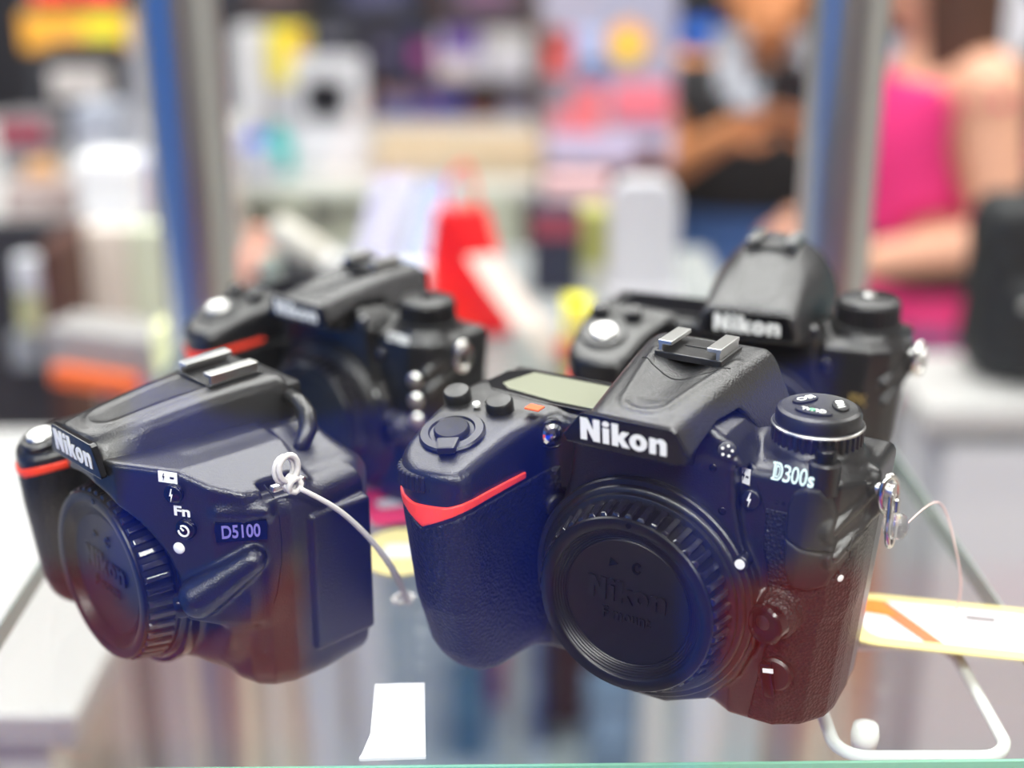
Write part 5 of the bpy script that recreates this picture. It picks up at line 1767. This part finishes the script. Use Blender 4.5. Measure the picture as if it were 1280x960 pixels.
MB().lathe([(.03, 0), (.03, .04), (.026, .045), (.02, .04)], (0, -.022, 0), (0, -1, 0), 28).build('lens_barrel', 'gloss', cb, True, scale=1, angle=40)
MB().box((0, 0, .04), (.035, .035, .02)).build('prism_hump', 'plastic', cb, scale=1, bevel=.004)

wom = thing('person', 'person in pink and violet top and black shorts, seen from the side', 'person', (.655, 2.2, FLOOR), R(-92))
JW = dict(head=(0, -35, 1580), neck=(0, 10, 1450), chest=(0, 0, 1290), belly=(0, 0, 1110), pelvis=(0, 15, 955),
          chest_r=(130, 100, 170), belly_r=(112, 90, 150), pelvis_r=(160, 150, 135),
          sh=((-150, 20, 1400), (150, 30, 1400)), el=((-185, 50, 1180), (185, 62, 1185)), wr=((-140, -130, 1140), (140, -130, 1140)),
          hand=((-110, -200, 1135), (110, -200, 1135)), palm=((0, 0, 1), (0, 0, 1)), curl=.5,
          turn=R(-55), hip=((-82, 15, 900), (82, 15, 900)), kn=((-85, 0, 490), (85, 0, 490)), an=((-80, 30, 70), (80, 30, 70)), foot=((-85, -100, 30), (85, -100, 30)),
          lo=(-260, -350, -10), hi=(260, 190, 1720))
arm = lambda x, y, z: np.minimum(caps(x, y, z, (150, 30, 1400), (185, 62, 1185), 62), np.minimum(caps(x, y, z, (-150, 20, 1400), (-185, 50, 1180), 62), np.minimum(caps(x, y, z, (185, 62, 1185), (140, -130, 1140), 60), caps(x, y, z, (-185, 50, 1180), (-140, -130, 1140), 60))))
torso = lambda a, b: (lambda x, y, z: smax(smax(smax(z - b, -(z - a), 5), -arm(x, y, z), 5), -(y + 175), 5))
person(wom, JW, 'skin_fair', (
    ('top', torso(1160, 1400), 14, 'top_pink'),
    ('waist_band', torso(1085, 1165), 16, 'vest_black'),
    ('top_hem', torso(925, 1090), 22, 'top_pink'),
    ('shorts', lambda x, y, z: smax(z - 970, -(z - 770), 4), 14, 'vest_black')), (long_hair, 'hair_brown'))
for k, (z0_, z1_) in enumerate(((1010, 1040), (965, 985))):
    sdf_obj('dark_stripe', shell(figure(JW), torso(z0_, z1_), 23, 6, 3), (-200, -200, 900), (200, 200, 1100), 8, 'navy', wom)
wbag = thing('shoulder_bag', 'magenta shoulder bag on the back of the person in the pink top', 'bag', (.655 + .17, 2.2 + .0, FLOOR + 1.2), R(-92))
sdf_obj('bag_body', lambda x, y, z: rbox(x, y, z, (0, 30, 60), (70, 30, 80), 25), (-90, -20, -40), (90, 80, 160), 6, mat('magenta', (.7, .04, .45), .5), wbag)
MB().tube(spline([(.03, .02, .12), (.06, -.01, .19), (.09, -.05, .225)]), .006, 8).build('strap', 'magenta', wbag, True, scale=1)

pho = thing('person', 'person in bright blue shirt with black shoulders standing in front of the display case', 'person', (.0, -.235, FLOOR), R(180))
JP = dict(head=(0, -20, 1690), neck=(0, 10, 1545), chest=(0, 0, 1370), belly=(0, -10, 1150), pelvis=(0, 0, 960),
          chest_r=(132, 112, 200), belly_r=(128, 108, 170),
          sh=((-160, 5, 1470), (165, 5, 1470)), el=((-165, 50, 1255), (212, -50, 1268)), wr=((-95, -95, 1440), (100, -110, 1470)),
          hand=((-70, -130, 1530), (70, -130, 1550)), palm=((-.3, -1, 0), (.3, -1, 0)), curl=.6,
          hip=((-90, 10, 920), (90, 10, 920)), kn=((-100, 0, 500), (100, 0, 500)), an=((-105, 20, 70), (105, 20, 70)), foot=((-115, -110, 30), (115, -110, 30)),
          lo=(-300, -260, -10), hi=(300, 180, 1830))
fore = lambda x, y, z: np.minimum(caps(x, y, z, (-95, -95, 1440), (-70, -130, 1560), 95), caps(x, y, z, (100, -110, 1470), (70, -130, 1580), 95))
person(pho, JP, 'skin_tan', (
    ('shirt', lambda x, y, z: smax(z - 1392, -(z - 900), 5), 16, 'shirt_blue'),
    ('shirt_yoke', lambda x, y, z: smax(z - 1535, -(z - 1392), 3), 17, 'vest_black'),
    ('shirt_panel', lambda x, y, z: smax(smax(np.abs(x + 65) - 45, y + 20, 5), smax(z - 1390, -(z - 900), 5), 5), 19, 'shirt_violet'),
    ('trousers', lambda x, y, z: smax(z - 960, -(z - 90), 4), 12, 'jeans')), (short_hair, 'hair_dark'), 10)
